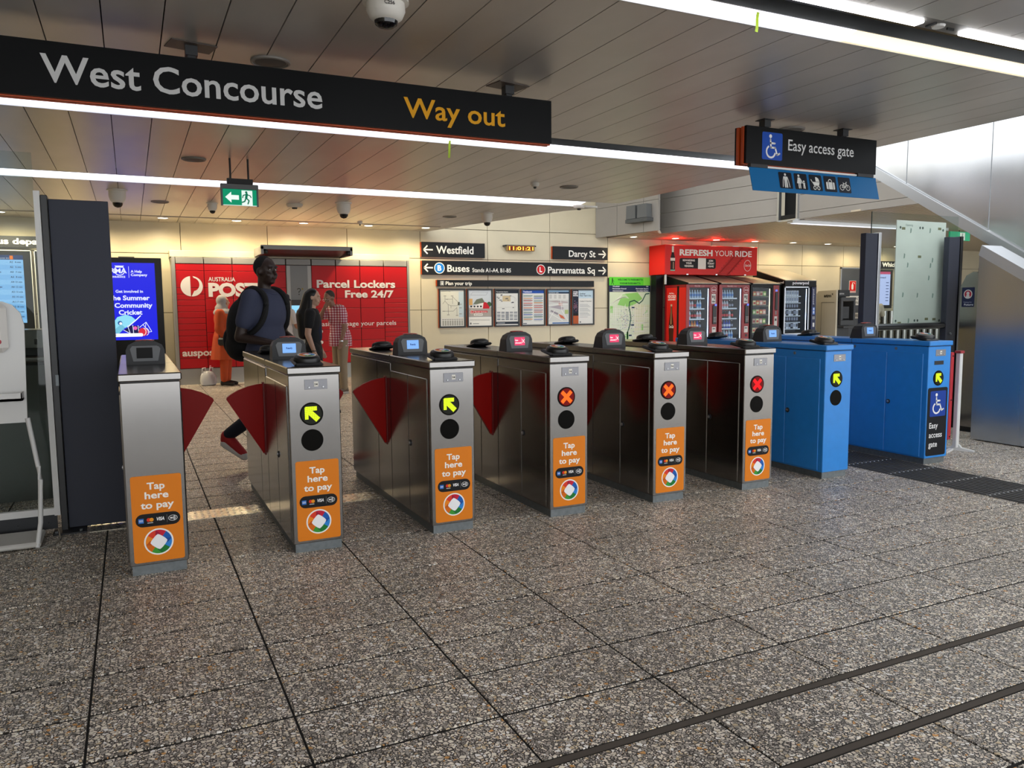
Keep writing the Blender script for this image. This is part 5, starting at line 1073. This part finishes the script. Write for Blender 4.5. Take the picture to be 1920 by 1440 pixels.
for o_ in (0, 1): p.line([tr(0, o_*1.0-.25), tr(.98, o_*1.0-.25)], .02, '#c01a14', 1, False)
for k in range(22): a = k/22; p.line([tr(a, -.6), tr(a, 1.05)] if k % 2 else [tr(a, -.5), tr(a, .9)], .02, '#a8201a', 1, False)
p.arc(14.615, 2.44, .115, 0, 360, .010, W_, 3, 28, .14); p.text('Coca-Cola', 14.525, 2.42, .06, W_, x1=14.71, bold=.02, skew=.25, l=3)
cx = 12.2; prof = [(2.88, .03), (2.80, .032), (2.70, .04), (2.62, .065), (2.55, .075), (2.45, .068), (2.36, .07), (2.28, .072)]
p.poly([(cx-w, z) for z, w in prof]+[(cx+w, z) for z, w in prof[::-1]], '#2a1610', 1); p.rect(cx-.03, 2.74, cx+.03, 2.89, '#e6dccf', 2); p.rect(cx-.07, 2.53, cx+.07, 2.60, '#e8dcd0', 2); p.rect(cx+.01, 2.33, cx+.03, 2.5, '#c8a888', 2); p.rect(cx-.07, 2.28, cx+.07, 2.31, '#7fb89a', 2); p.build('lettering', t)
B('hanger', M_WHITE, t, (12.0, 12.05, 16.04, 16.06, 1.95, 2.19)); B('clip', M_ALU, t, (12.62, 12.68, 15.985, 16.0, 2.185, 2.21), (13.55, 13.61, 15.985, 16.0, 2.185, 2.21), (14.5, 14.56, 15.985, 16.0, 2.185, 2.21), (14.1, 14.3, 15.985, 16.0, 2.92, 2.935))
o = B('side_post', M_VBLK, None, (11.98, 12.2, 16.38, 16.6, 0, 2.185), b=.006); tag(o, 'black upright post under the left end of the red advertising box', 'post')
# cash machine
t = thing('cash_machine', (17.35, 15.6, 0), 'beige and black cash machine beside the gadget vending machine', 'cash machine'); M_BEI = mat('atm_beige', '#d2c8b2', .45)
MB().prism([(15.30, .02), (15.98, .02), (15.98, 1.70), (15.92, 1.78), (15.30, 1.80)], (17.1, 0, 0), (0, 1, 0), FZ, (.06, 0, 0)).build('side_panel', M_BEI, t); B('body', mat('atm_body', '#2a2b2d', .4), t, (17.16, 17.6, 15.3, 15.98, 0, 1.35), (17.16, 17.6, 15.62, 15.98, 1.35, 1.56), (17.16, 17.6, 15.42, 15.98, 1.56, 1.78))
B('side_recess', mat('atm_line', '#8f8775', .5), t, (17.094, 17.1, 15.36, 15.80, 1.46, 1.475), (17.094, 17.1, 15.79, 15.80, .1, 1.47))
B('header', M_BLACK, t, (17.165, 17.58, 15.27, 15.42, 1.62, 1.80), b=.008); B('screen_surround', mat('atm_grey', '#3e3f41', .45), t, (17.2, 17.75, 15.22, 15.32, 1.50, 1.60), (17.2, 17.28, 15.22, 15.62, .98, 1.50), (17.68, 17.75, 15.22, 15.62, .98, 1.50), (17.2, 17.75, 15.22, 15.45, .85, .98), b=.006)
MB().prism([(15.40, 1.12), (15.56, 1.36), (15.58, 1.35), (15.42, 1.11)], (17.28, 0, 0), (0, 1, 0), FZ, (.26, 0, 0)).build('screen', mat('atm_screen', '#8f8570', .3), t); B('keypad', M_BLACK, t, (17.32, 17.6, 15.3, 15.44, .99, 1.03), b=.005)
B('shelf', mat('atm_grey', '#3e3f41'), t, (17.18, 17.72, 15.1, 15.3, .78, .83), b=.006)
p = Print((17.099, 15.80, 0), LY_, FZ); p.text('atm', .08, 1.61, .085, '#26241f', x1=.33, bold=.03); p.text('x', .34, 1.67, .06, '#26241f', x1=.40, bold=.03); p.build('side_lettering', t)
p = Print((0, 15.27, 0), FX, FZ); p.text('atmx', 17.18, 1.68, .05, '#c8c8c8', x1=17.36, bold=.02); p.build('lettering', t)
# grey service door with fire signs
t = thing('door_1', (19.3, WALL_Y-.02, 0), None, None, kind='structure'); t['label'] = 'grey steel service door with fire equipment signs'
B('leaf', mat('door_grey', '#5d6064', .35, .6, noise=(2, .1)), t, (18.82, 20.0, WALL_Y-.03, WALL_Y-.002, 0, 2.45), b=.003); B('door_frame', M_ALU, t, (18.78, 18.82, WALL_Y-.035, WALL_Y-.002, 0, 2.49), (20.0, 20.04, WALL_Y-.035, WALL_Y-.002, 0, 2.49), (18.78, 20.04, WALL_Y-.035, WALL_Y-.002, 2.45, 2.49))
t = thing('fire_sign', (19.28, 16.66, 1.75), 'red fire extinguisher pictogram sign on the grey service door', 'sign'); B('plate', M_WHITE, t, (19.13, 19.41, 16.655, 16.668, 1.75, 2.10)); p = Print((0, 16.655, 0), FX, FZ); p.rect(19.14, 1.80, 19.40, 2.09, '#d0241c', 1); p.rrect(19.22, 1.84, 19.30, 2.0, .03, '#f4efe8', 2); p.rect(19.245, 2.0, 19.275, 2.05, '#f4efe8', 2); p.arc(19.30, 2.0, .05, 0, 100, .014, '#f4efe8', 2); p.rect(19.14, 1.76, 19.40, 1.79, '#d89890', 1); p.build('pictogram', t)
t = thing('fire_sign', (19.35, 16.66, 1.38), 'white hydrant notice under the red pictogram on the grey door', 'sign'); B('plate', M_WHITE, t, (18.95, 19.66, 16.655, 16.668, 1.38, 1.655)); p = Print((0, 16.655, 0), FX, FZ); p.text('HYDRANT', 18.99, 1.54, .075, '#4a4a4c', x1=19.58, bold=.01); p.text('STATION', 18.99, 1.42, .075, '#4a4a4c', x1=19.52, bold=.01); p.rect(19.1, 1.30, 19.35, 1.37, '#c02a24', 1); p.build('lettering', t)
t = thing('fire_sign', (19.35, 16.66, .98), 'white hose reel notice, lowest on the grey door', 'sign'); B('plate', M_WHITE, t, (18.95, 19.70, 16.655, 16.668, .985, 1.155)); p = Print((0, 16.655, 0), FX, FZ); p.text('HOSE REEL', 19.0, 1.035, .07, '#4a4a4c', x1=19.55, bold=.01); p.build('lettering', t)
# which platform board
t = thing('departure_board', (20.9, 16.6, 1.3), 'black platform information board with lit timetable behind the glass fence', 'screen')
B('header', M_BLACK, t, (20.0, 22.6, 16.6, 16.66, 2.47, 2.69)); p = Print((0, 16.6, 0), FX, FZ); p.text('Which platform', 20.42, 2.53, .12, '#f0f0f0', x1=21.9, bold=.04); p.rect(20.33, 2.50, 20.36, 2.66, '#f0f0f0', 1); p.build('lettering', t)
B('cabinet', mat('cab_dark', '#2c2826', .4), t, (19.95, 20.90, 16.6, 16.68, 1.28, 2.43)); p = Print((0, 16.599, 0), FX, FZ); p.rect(20.0, 1.375, 20.80, 2.375, '#b8c4f0', 0); p.rect(20.0, 2.30, 20.80, 2.375, '#c05070', 1); p.text('Westmead', 20.1, 2.18, .05, '#28345c', x1=20.6, bold=.02)
for k in range(7): p.rect(20.1, 1.5+.09*k, 20.28+.04*(k % 3), 1.52+.09*k, '#3a4670', 1); p.rect(20.62, 1.5+.09*k, 20.74, 1.52+.09*k, '#3a4670', 1)
p.build('screen', t, M_SCREEN)
mb_t = thing('ribbed_cladding', (22, 16.5, 0), 'row of upright steel half-round ribs below the platform board', 'cladding')
for k in range(16): MB().cyl((19.95+.3*k, 16.58, 0), (19.95+.3*k, 16.58, 1.2), .1, 12).build('rib', M_STEEL, mb_t, True)
# far exit sign on the right, wall speakers
t = thing('exit_sign', (17.3, 12, 2.85), 'small green exit sign far right behind the dark post', 'exit sign'); B('body', mat('exit_green', '#0e7a55', .4, emit='#17a070', es=.25), t, (16.96, 17.66, 12, 12.04, 2.86, 3.06)); p = Print((0, 12, 0), FX, FZ); p.rect(17.3, 2.87, 17.48, 3.04, '#e4f4ec', 1); p.disc(17.39, 3.01, .014, '#0c6a4c', 2, 8); p.line([(17.39, 2.99), (17.38, 2.94), (17.42, 2.89)], .02, '#0c6a4c', 2); p.build('pictogram', t); MB().cyl((17.3, 12.02, 3.06), (17.3, 12.02, 3.1), .01).build('rod', M_BLACK, t)
t = thing('wall_speaker', (10.6, 14.95, 3.3), 'pair of small grey loudspeakers on a bracket on the bulkhead', 'speaker')
d_ = (A1-A0).normalized(); n_ = Vector((d_.y, -d_.x));
if n_.x > 0: n_ = -n_
c0 = A0.lerp(A1, .60); c1 = A0.lerp(A1, .93)
for a, b_ in ((.60, .745), (.77, .915)):
    q0, q1 = A0.lerp(A1, a), A0.lerp(A1, b_); dd = q1-q0
    MB().prism([(0, 3.40), (1, 3.40), (.96, 3.70), (.04, 3.70)], (q0.x+n_.x*.02, q0.y+n_.y*.02, 0), (dd.x, dd.y, 0), FZ, (n_.x*.16, n_.y*.16, 0)).build('box', mat('speaker_grey', '#5e6060', .5), t)
dd = c1-c0; MB().prism([(0, 3.31), (1, 3.31), (1, 3.39), (0, 3.39)], (c0.x, c0.y, 0), (dd.x, dd.y, 0), FZ, (n_.x*.2, n_.y*.2, 0)).build('bracket', mat('bracket_grey', '#4a4c4c', .5), t)
# ------------------------------------------------------------------ people
def voxel(mb, name, m, parent, size=.012, it=6, cuts=()):
    me = bpy.data.meshes.new(name); me.from_pydata(mb.v, [], mb.f)
    bm = bmesh.new(); bm.from_mesh(me); bmesh.ops.recalc_face_normals(bm, faces=bm.faces); bm.to_mesh(me); bm.free()
    o = bpy.data.objects.new(name, me); COL.objects.link(o)
    md = o.modifiers.new('r', 'REMESH'); md.mode = 'VOXEL'; md.voxel_size = size
    ms = o.modifiers.new('s', 'SMOOTH'); ms.iterations = it; ms.factor = .5
    dg = bpy.context.evaluated_depsgraph_get(); out = bpy.data.meshes.new_from_object(o.evaluated_get(dg))
    bpy.data.objects.remove(o); bpy.data.meshes.remove(me)
    if cuts:
        bm = bmesh.new(); bm.from_mesh(out)
        for co, no in cuts:
            g = bm.verts[:]+bm.edges[:]+bm.faces[:]
            r = bmesh.ops.bisect_plane(bm, geom=g, plane_co=co, plane_no=no, clear_outer=True)
            ed = [e for e in r['geom_cut'] if isinstance(e, bmesh.types.BMEdge)]
            if ed: bmesh.ops.holes_fill(bm, edges=ed)
        bm.to_mesh(out); bm.free()
    out.name = name; out.materials.clear(); out.materials.append(m); out.shade_smooth()
    o = bpy.data.objects.new(name, out); COL.objects.link(o); o.parent = parent
    return o
def hand(mb, w, d, side, k=1., curl=(0, 0, 0)):
    w, d, side, cv = Vector(w), Vector(d).normalized(), Vector(side).normalized(), Vector(curl)
    mb.caps(w, w+d*.035*k, .024*k, .028*k, 10)
    for i in range(4):
        b_ = w+d*.055*k+side*(i-1.5)*.018*k; L = (.06, .07, .067, .052)[i]*k
        mb.caps(w+d*.02*k+side*(i-1.5)*.012*k, b_, .014*k, .0105*k, 8); mid = b_+d*L*.55+cv*.012; mb.caps(b_, mid, .0105*k, .0098*k, 8); mb.caps(mid, mid+d*L*.5+cv*.03, .0098*k, .0085*k, 8)
    tb = w+d*.015*k-side*.026*k; mb.caps(tb, tb+d*.03*k-side*.018*k, .012*k, .011*k, 8); mb.caps(tb+d*.03*k-side*.018*k, tb+d*.06*k-side*.016*k+cv*.02, .011*k, .009*k, 8)
class Person:
    """local frame: faces +Y, right hand at +X; s scales a 1.75 m figure"""
    def __init__(P, loc, rz, s, label, skin, J=None, head_rot=(0, 0), girth=1.):
        P.s = s; P.g = girth
        P.t = thing('person', loc, label, 'person'); P.t.rotation_euler = (0, 0, rz); P.t.scale = (s, s, s)
        j = dict(pel=(0, 0, .95), che=(0, .0, 1.28), nk=(0, -.005, 1.47), hd=(0, .02, 1.635),
                 shR=(.18, 0, 1.42), shL=(-.18, 0, 1.42), elR=(.23, -.03, 1.13), elL=(-.23, -.03, 1.13), wrR=(.22, .04, .88), wrL=(-.22, .04, .88),
                 hiR=(.09, 0, .92), hiL=(-.09, 0, .92), knR=(.10, .02, .50), knL=(-.10, .02, .50), anR=(.10, 0, .09), anL=(-.10, 0, .09), toR=(.11, .17, .035), toL=(-.11, .17, .035))
        j.update(J or {}); P.j = {k: Vector(v) for k, v in j.items()}
        P.hm = Matrix.Rotation(head_rot[0], 3, 'Z') @ Matrix.Rotation(head_rot[1], 3, 'X'); P.skin = mat('skin_'+skin, skin, .5)
    def H(P, x, y, z): return P.j['hd']+P.hm @ Vector((x, y, z))
    def torso(P, mb, e=0., hem=.95):
        j, g = P.j, P.g
        mid = j['pel'].lerp(j['che'], .45); R_ = Matrix.Identity(3)
        mb.ball(j['che']+Vector((0, 0, .02)), ((.165+e)*g, (.115+e)*g, .19+e), 18, 12); mb.ball(mid, ((.145+e)*g, (.105+e)*g, .16+e), 18, 12); mb.ball(j['pel'], ((.16+e)*g, (.115+e)*g, .13+e), 18, 12)
        for s in 'RL': mb.caps(j['nk']+Vector((0, 0, -.06)), j['sh'+s]+Vector((0, 0, -.01)), .06+e, .058+e)
    def arm(P, mb, s, e=0., to=1., fore=0.):
        j = P.j; mb.caps(j['sh'+s], j['sh'+s].lerp(j['el'+s], to), .052+e, .043+e+.008*(1-to))
        if fore: mb.caps(j['el'+s], j['el'+s].lerp(j['wr'+s], fore), .043+e, .036+e-.006*fore)
    def leg(P, mb, s, e=0., to=1.):
        j = P.j; mb.caps(j['hi'+s], j['kn'+s], .088+e, .058+e); mb.caps(j['kn'+s], j['kn'+s].lerp(j['an'+s], to), .056+e, .04+e)
    def body(P, size=.0095, curl=(0, 0, 0), hands='RL', nose=1.):
        j = P.j; mb = MB(); P.torso(mb, -.006)
        mb.caps(j['nk']+Vector((0, 0, -.05)), j['hd']+Vector((0, -.02, -.06)), .058, .052)
        mb.ball(P.H(0, -.008, .025), (.076, .096, .098), 18, 12, P.hm); mb.ball(P.H(0, .025, -.045), (.058, .066, .068), 16, 10, P.hm); mb.ball(P.H(0, .06, -.085), (.03, .028, .022), 12, 8, P.hm)
        mb.caps(P.H(0, .086, .022), P.H(0, .106*nose, -.02), .010, .0145, 8); mb.ball(P.H(0, .086, -.056), (.028, .014, .012), 12, 8, P.hm)
        for s in (1, -1): mb.ball(P.H(s*.078, -.005, -.005), (.012, .022, .032), 10, 8, P.hm); mb.ball(P.H(s*.04, .062, -.03), (.024, .022, .024), 10, 8, P.hm); mb.ball(P.H(s*.032, .082, .036), (.026, .014, .010), 10, 8, P.hm)
        for s in 'RL':
            P.arm(mb, s); mb.caps(j['el'+s], j['wr'+s], .043, .028); P.leg(mb, s)
            mb.caps(j['an'+s], j['an'+s]+Vector((0, -.02, -.03)), .042, .038); mb.caps(j['an'+s]+Vector((0, 0, -.035)), j['to'+s], .036, .026)
            d = j['wr'+s]-j['el'+s]; sd = Vector((0, 1, 0)) if abs(d.normalized().z) > .5 else Vector((0, 0, 1))
            if s in hands: hand(mb, j['wr'+s], d, sd, 1., curl)
        voxel(mb, 'body', P.skin, P.t, size, 3)
        eye, dk, lip = MB(), MB(), MB()
        for s in (1, -1):
            eye.ball(P.H(s*.033, .083, .012), (.012, .006, .0065), 10, 6, P.hm); dk.ball(P.H(s*.033, .0885, .012), (.0055, .003, .0055), 8, 6, P.hm); dk.caps(P.H(s*.018, .092, .034), P.H(s*.05, .083, .034), .0045, .003, 6)
        lip.caps(P.H(-.02, .093, -.055), P.H(.02, .093, -.055), .006, .006, 8)
        for m_, n, c in ((eye, 'eye', '#c8c0b8'), (dk, 'iris_and_brow', '#14100e')): P.add(m_, n, mat('face_'+n, c, .3))
        P.add(lip, 'lips', mat('lips_'+P.skin.name, tuple(c*.62 if i else c*.8 for i, c in enumerate(P.skin.node_tree.nodes['Principled BSDF'].inputs['Base Color'].default_value)), .5))
        return P
    def add(P, mb, name, m, parent=None):
        me = mb.mesh(name, (0, 0, 0), True); me.materials.append(m); o = bpy.data.objects.new(name, me); COL.objects.link(o); o.parent = parent or P.t
        return o
    def vox(P, mb, name, m, size=.013, it=6, cuts=()): return voxel(mb, name, m, P.t, size, it, cuts)
    def top(P, m, name='shirt', hem=.86, e=.016, sleeve=.6, fore=0., flare=0.):
        mb = MB(); P.torso(mb, e)
        if hem < .95: mb.caps(P.j['pel'], (P.j['pel'].x, P.j['pel'].y, hem-.08), .0+.15*P.g+e, .15*P.g+e+flare)
        for s in 'RL': P.arm(mb, s, e+.006, 1. if fore else sleeve, fore)
        return P.vox(mb, name, m, cuts=[((0, 0, hem), (0, 0, -1)), ((0, 0, 1.50), (0, 0, 1))])
    def trousers(P, m, e=.014, to=.97):
        mb = MB(); mb.ball(P.j['pel']+Vector((0, 0, -.01)), (.165*P.g+e*.5, .12*P.g+e*.5, .12), 16, 10)
        for s in 'RL': P.leg(mb, s, e, to)
        return P.vox(mb, 'trousers', m, cuts=[((0, 0, 1.03), (0, 0, 1))])
    def shoes(P, m, sole=None):
        for s in 'RL':
            a, b_ = P.j['an'+s], P.j['to'+s]; mb = MB(); mb.caps(a+Vector((0, -.02, -.01)), a+Vector((0, -.035, -.045)), .05, .042); mb.caps(a+Vector((0, .0, -.03)), b_, .047, .036)
            sh = P.vox(mb, 'shoe', m, .01, 4)
            if sole:
                mb = MB(); u = (b_-(a+Vector((0, 0, -.055)))); a2 = a+Vector((0, -.035, -.075)); mb.caps(a2, b_+Vector((0, .01, -.018)), .043, .036, 10); o = P.add(mb, 'sole', sole, None); o.parent = sh
    def hair(P, m, vol=1., name='hair', extra=None):
        mb = MB(); mb.ball(P.H(0, -.022, .038), (.082*vol, .094*vol, .095*vol), 18, 12, P.hm)
        if extra: extra(mb)
        return P.vox(mb, name, m, .011, 4)
def stuff_thing(name, parent_loc, rz, s, label, cat):
    t = thing(name, parent_loc, label, cat); t.rotation_euler = (0, 0, rz); t.scale = (s, s, s); return t

# --- man walking behind the gates with backpack
L_, rz, s = (1.10, 7.38, 0), -2.40, 1.085
P = Person(L_, rz, s, 'man in grey-blue polo shirt and red sneakers walking behind the gates', '#30201a',
           dict(elR=(.245, -.07, 1.10), wrR=(.17, .21, 1.05), elL=(-.24, -.02, 1.12), wrL=(-.12, .22, 1.04), knR=(.09, .02, .50), anR=(.13, -.33, .27), toR=(.13, -.18, .115), knL=(-.09, .22, .50), anL=(-.09, .30, .09), toL=(-.10, .47, .04)), head_rot=(-.1, 0), girth=1.14)
P.body(curl=(0, .3, -.6)); P.top(mat('polo_blue', '#383d54', .8), 'shirt', .84, .016, .62)
P.trousers(mat('jeans_navy', '#141a2a', .8)); P.shoes(mat('sneaker_red', '#b01c20', .6), mat('sole_white', '#d8d4d0', .6)); P.hair(mat('hair_cropped', '#0c0a0a', .9), .985)
mb = MB(); mb.ring([(.072*math.sin(a_), .02+.078*math.cos(a_), 1.478-.03*math.cos(a_)) for a_ in [2.6*(k/10-1) for k in range(21)]], [.013]*21, 8); P.add(mb, 'collar', mat('polo_collar', '#343950', .8))
mb = MB(); mb.caps((0, .112, 1.42), (0, .138, 1.33), .007, .007, 6); P.add(mb, 'placket', mat('polo_collar', '#343950'))
t = stuff_thing('backpack', L_, rz, s, 'large black backpack on the walking man', 'backpack')
mb = MB(); mb.ball((0, -.24, 1.16), (.155, .12, .26), 18, 12); mb.caps((0, -.26, 1.02), (0, -.17, 1.42), .14, .075, 14); voxel(mb, 'sack', mat('pack_black', '#08080a', .8), t, .014, 6)
for sx in (1, -1):
    mb = MB(); q = soft([(sx*.12, -.15, 1.40), (sx*.125, -.06, 1.50), (sx*.125, .05, 1.485), (sx*.13, .12, 1.41), (sx*.145, .115, 1.28), (sx*.18, .06, 1.16), (sx*.19, -.12, 1.08)]); mb.ring(q, [.024]*len(q), 8); o = bpy.data.objects.new('strap', mb.mesh('strap', (0, 0, 0), True)); o.data.materials.append(mat('pack_strap', '#0a0a0c', .8)); COL.objects.link(o); o.parent = t
mb = MB(); mb.ball((0, -.365, 1.06), (.10, .04, .12), 14, 10); o = bpy.data.objects.new('front_pocket', mb.mesh('front_pocket', (0, 0, 0), True)); o.data.materials.append(mat('pack_black', '#08080a')); COL.objects.link(o); o.parent = t

# --- woman in orange with grey headscarf
L_, rz, s = (1.56, 15.62, 0), -2.0, .955
P = Person(L_, rz, s, 'woman in orange tunic and grey headscarf standing by the lockers', '#b98a72', dict(elR=(.22, -.02, 1.12), wrR=(.20, .13, .93), elL=(-.22, -.02, 1.13)), head_rot=(.25, 0), girth=1.15)
P.body(); OR = mat('tunic_orange', '#ab400f', .8, noise=(18, .12))
P.top(OR, 'tunic', .52, .035, .6, .82, .08); P.trousers(OR, .03, .9); P.shoes(mat('sandal_dark', '#1c1614', .6))
mb = MB(); mb.ball(P.H(0, -.034, .028), (.104, .108, .116), 18, 12); mb.caps(P.H(0, -.03, -.06), P.H(0, -.04, -.12), .10, .13, 16); mb.ball((0, -.01, 1.43), (.20, .17, .10), 18, 10); mb.ball((0, .06, 1.38), (.10, .08, .10), 14, 10); mb.caps((.08, .04, 1.42), (.1, .10, 1.30), .06, .05)
P.vox(mb, 'headscarf', mat('scarf_grey', '#9c9a9a', .85, noise=(30, .08)), .012, 5)
t = stuff_thing('handbag', L_, rz, s, 'small black handbag held by the woman in orange', 'bag')
mb = MB(); mb.box(.20, .33, -.02, .24, .80, .95, b=.03); o = bpy.data.objects.new('pouch', mb.mesh('pouch', (0, 0, 0))); o.data.materials.append(mat('bag_black', '#121214', .5)); COL.objects.link(o); o.parent = t
mb = MB(); mb.tube([(.26, .0, .95), (.22, -.03, 1.2), (.12, .02, 1.50), (-.02, .12, 1.36), (.12, .17, 1.10), (.26, .2, .95)], .008, 6); o = bpy.data.objects.new('strap', mb.mesh('strap', (0, 0, 0), True)); o.data.materials.append(mat('bag_black', '#121214')); COL.objects.link(o); o.parent = t
# white plastic bag on the floor
t = thing('plastic_bag', (1.26, 15.75, 0), 'crumpled white plastic carrier bag standing on the floor by the lockers', 'bag')
mb = MB(); n = 22; prof = [(.10, 0), (.135, .02), (.14, .1), (.13, .19), (.10, .24), (.07, .26)]; vs = []; fs = []
for i, (r, z) in enumerate(prof):
    for k in range(n): a = 2*PI*k/n; q = 1+.10*math.sin(5*a+i)+.06*math.sin(9*a-2*i); vs.append((1.26+r*q*math.cos(a), 15.75+r*.62*q*math.sin(a), z+.012*math.sin(7*a)*(i > 3)))
for i in range(len(prof)-1): fs += [(i*n+k, i*n+(k+1) % n, (i+1)*n+(k+1) % n, (i+1)*n+k) for k in range(n)]
fs += [tuple(range(n-1, -1, -1)), tuple((len(prof)-1)*n+k for k in range(n))]; mb.add(vs, fs); mb.build('bag', mat('bag_white', '#cfd0d2', .4), t, True)
for dx in (-.07, .06): MB().tube([(1.26+dx-.03, 15.75, .24), (1.26+dx-.025, 15.74, .33), (1.26+dx+.025, 15.74, .34), (1.26+dx+.03, 15.75, .24)], .012, 6).build('handle', mat('bag_white', '#cfd0d2'), t, True)
MB().caps((1.30, 15.76, .22), (1.31, 15.76, .36), .03, .018, 10).build('bottle_neck', mat('bag_pink', '#c07888', .4), t, True)

# --- woman in black with long hair
L_, rz, s = (2.22, 10.8, 0), -1.95, .965
P = Person(L_, rz, s, 'woman with long black hair and black clothes walking past the red lockers', '#c09a84', dict(elR=(.215, -.03, 1.13), wrR=(.20, .05, .88), wrL=(-.2, .08, .89), knR=(.09, .10, .50), anR=(.09, .18, .09), toR=(.1, .34, .035), anL=(-.09, -.22, .10), toL=(-.09, -.06, .035)), head_rot=(-.05, -.12), girth=.92)
P.body(nose=.93); P.top(mat('tee_black', '#0e0f14', .85), 'shirt', .98, .016, .55); P.trousers(mat('trousers_black', '#08080a', .8), .03); P.shoes(mat('shoe_black', '#101012', .5))
mb = MB(); mb.caps((0, .055, 1.30), (0, .06, 1.08), .075, .072); P.vox(mb, 'shirt_panel', mat('panel_navy', '#161d33', .8), .014, 4)
def longhair(m):
    m.caps(P.H(0, -.06, .02), (0, -.12, 1.36), .085, .10); m.caps((0, -.12, 1.40), (.02, -.13, 1.12), .11, .07); m.caps(P.H(.06, -.03, .0), (.11, -.02, 1.42), .03, .04); m.caps((.11, -.03, 1.44), (.10, -.06, 1.22), .045, .03); m.caps(P.H(-.06, -.03, 0), (-.1, -.02, 1.42), .03, .035)
P.hair(mat('hair_black', '#060608', .45), 1.02, extra=longhair); mb = MB(); mb.lathe([(.034, 0), (.034, .012)], (0, 0, 0), 14); mb.v = [(x+.203, y+.043, z+.895) for x, y, z in mb.v]; P.add(mb, 'wrist_band', M_BLACK)

# --- older man in checked shirt, hand to his face
def mat_check():
    m = mat('check_shirt', '#b04858', .8); nt = m.node_tree; b = nt.nodes['Principled BSDF']; tc = nt.nodes.new('ShaderNodeTexCoord'); sp = nt.nodes.new('ShaderNodeSeparateXYZ'); nt.links.new(tc.outputs['Object'], sp.inputs[0])
    outs = []
    ad = nt.nodes.new('ShaderNodeMath'); ad.operation = 'ADD'; mk = nt.nodes.new('ShaderNodeMath'); mk.operation = 'MULTIPLY'; mk.inputs[1].default_value = .35; nt.links.new(sp.outputs[0], mk.inputs[0]); nt.links.new(mk.outputs[0], ad.inputs[0]); nt.links.new(sp.outputs[1], ad.inputs[1])
    for o in (ad.outputs[0], sp.outputs[2]):
        a = nt.nodes.new('ShaderNodeMath'); a.operation = 'MULTIPLY'; a.inputs[1].default_value = 24; nt.links.new(o, a.inputs[0]); f = nt.nodes.new('ShaderNodeMath'); f.operation = 'FRACT'; nt.links.new(a.outputs[0], f.inputs[0]); g = nt.nodes.new('ShaderNodeMath'); g.operation = 'GREATER_THAN'; g.inputs[1].default_value = .5; nt.links.new(f.outputs[0], g.inputs[0]); outs.append(g)
    s_ = nt.nodes.new('ShaderNodeMath'); s_.operation = 'ADD'; nt.links.new(outs[0].outputs[0], s_.inputs[0]); nt.links.new(outs[1].outputs[0], s_.inputs[1]); h = nt.nodes.new('ShaderNodeMath'); h.operation = 'MULTIPLY'; h.inputs[1].default_value = .5; nt.links.new(s_.outputs[0], h.inputs[0])
    r = nt.nodes.new('ShaderNodeValToRGB'); e = r.color_ramp.elements; e[0].color = hx('#d8ccd0'); e[1].color = hx('#8e1c30'); x = e.new(.5); x.color = hx('#b86878'); nt.links.new(h.outputs[0], r.inputs[0]); nt.links.new(r.outputs[0], b.inputs['Base Color']); return m
L_, rz, s = (3.17, 13.2, 0), 1.8, 1.0
P = Person(L_, rz, s, 'older man in red checked shirt and khaki trousers with hand to his face', '#8a6450', dict(che=(0, .04, 1.28), nk=(0, .10, 1.46), hd=(0, .175, 1.60), shR=(.18, .06, 1.41), shL=(-.18, .06, 1.41), elR=(.10, .33, 1.25), wrR=(-.01, .28, 1.43), elL=(-.235, .03, 1.12), wrL=(-.22, .10, .87)), head_rot=(.25, -.45), girth=1.12)
P.body(); P.top(mat_check(), 'shirt', .80, .024, .62); P.trousers(mat('chino_khaki', '#8f7f68', .85), .02); P.shoes(mat('shoe_tan', '#6a5a4a', .6), mat('sole_pale', '#b8b0a4', .6)); P.hair(mat('hair_grey', '#3c3630', .9, noise=(60, .4)), .985)
mb = MB(); mb.lathe([(.036, -.012), (.038, 0), (.036, .012)], (0, 0, 0), 14); mb.v = [(x-.221, y+.096, z+.89) for x, y, z in mb.v]; P.add(mb, 'watch', mat('watch_silver', '#c0c4c8', .25, 1))
mb = MB()
for sx in (1, -1):
    c_ = [P.H(sx*.034+.024*math.cos(2*PI*k/12), .102, .01+.018*math.sin(2*PI*k/12)) for k in range(13)]; mb.tube(c_, .002, 5); mb.tube([P.H(sx*.058, .098, .014), P.H(sx*.08, .0, .014)], .002, 5)
P.add(mb, 'glasses', M_ALU)

# --- person in hat at the locker screen, person at the platform board
P = Person((2.62, 15.25, 0), -.95, .955, 'person in navy bucket hat and white shirt at the locker screen', '#a87860', dict(elR=(.22, .1, 1.14), wrR=(.18, .32, 1.12)))
P.body(); P.top(mat('tee_white', '#c8c4c4', .8), 'shirt', .88, .018, .6); P.trousers(mat('trousers_grey', '#2a2c34', .8)); P.shoes(M_BLACK)
mb = MB(); mb.lathe([(.135, -.01), (.12, .012), (.10, .03), (.095, .09), (.07, .115), (.01, .12)], (0, 0, 0), 20); mb.v = [tuple(P.H(x, y-.01, z+.03)) for x, y, z in mb.v]; P.add(mb, 'bucket_hat', mat('hat_navy', '#1c2036', .85)); P.hair(mat('hair_black', '#060608'), .98)
P = Person((19.36, 15.95, 0), -.75, .95, 'person in cream jacket reaching to the platform board behind the dark post', '#b08a74', dict(elR=(.27, .22, 1.16), wrR=(.20, .50, 1.28)))
P.body(); P.top(mat('jacket_cream', '#c4bcae', .85, noise=(25, .12)), 'jacket', .80, .024, .6, .85); P.trousers(mat('trousers_black', '#08080a')); P.shoes(M_BLACK); P.hair(mat('hair_black', '#060608'), 1.0)
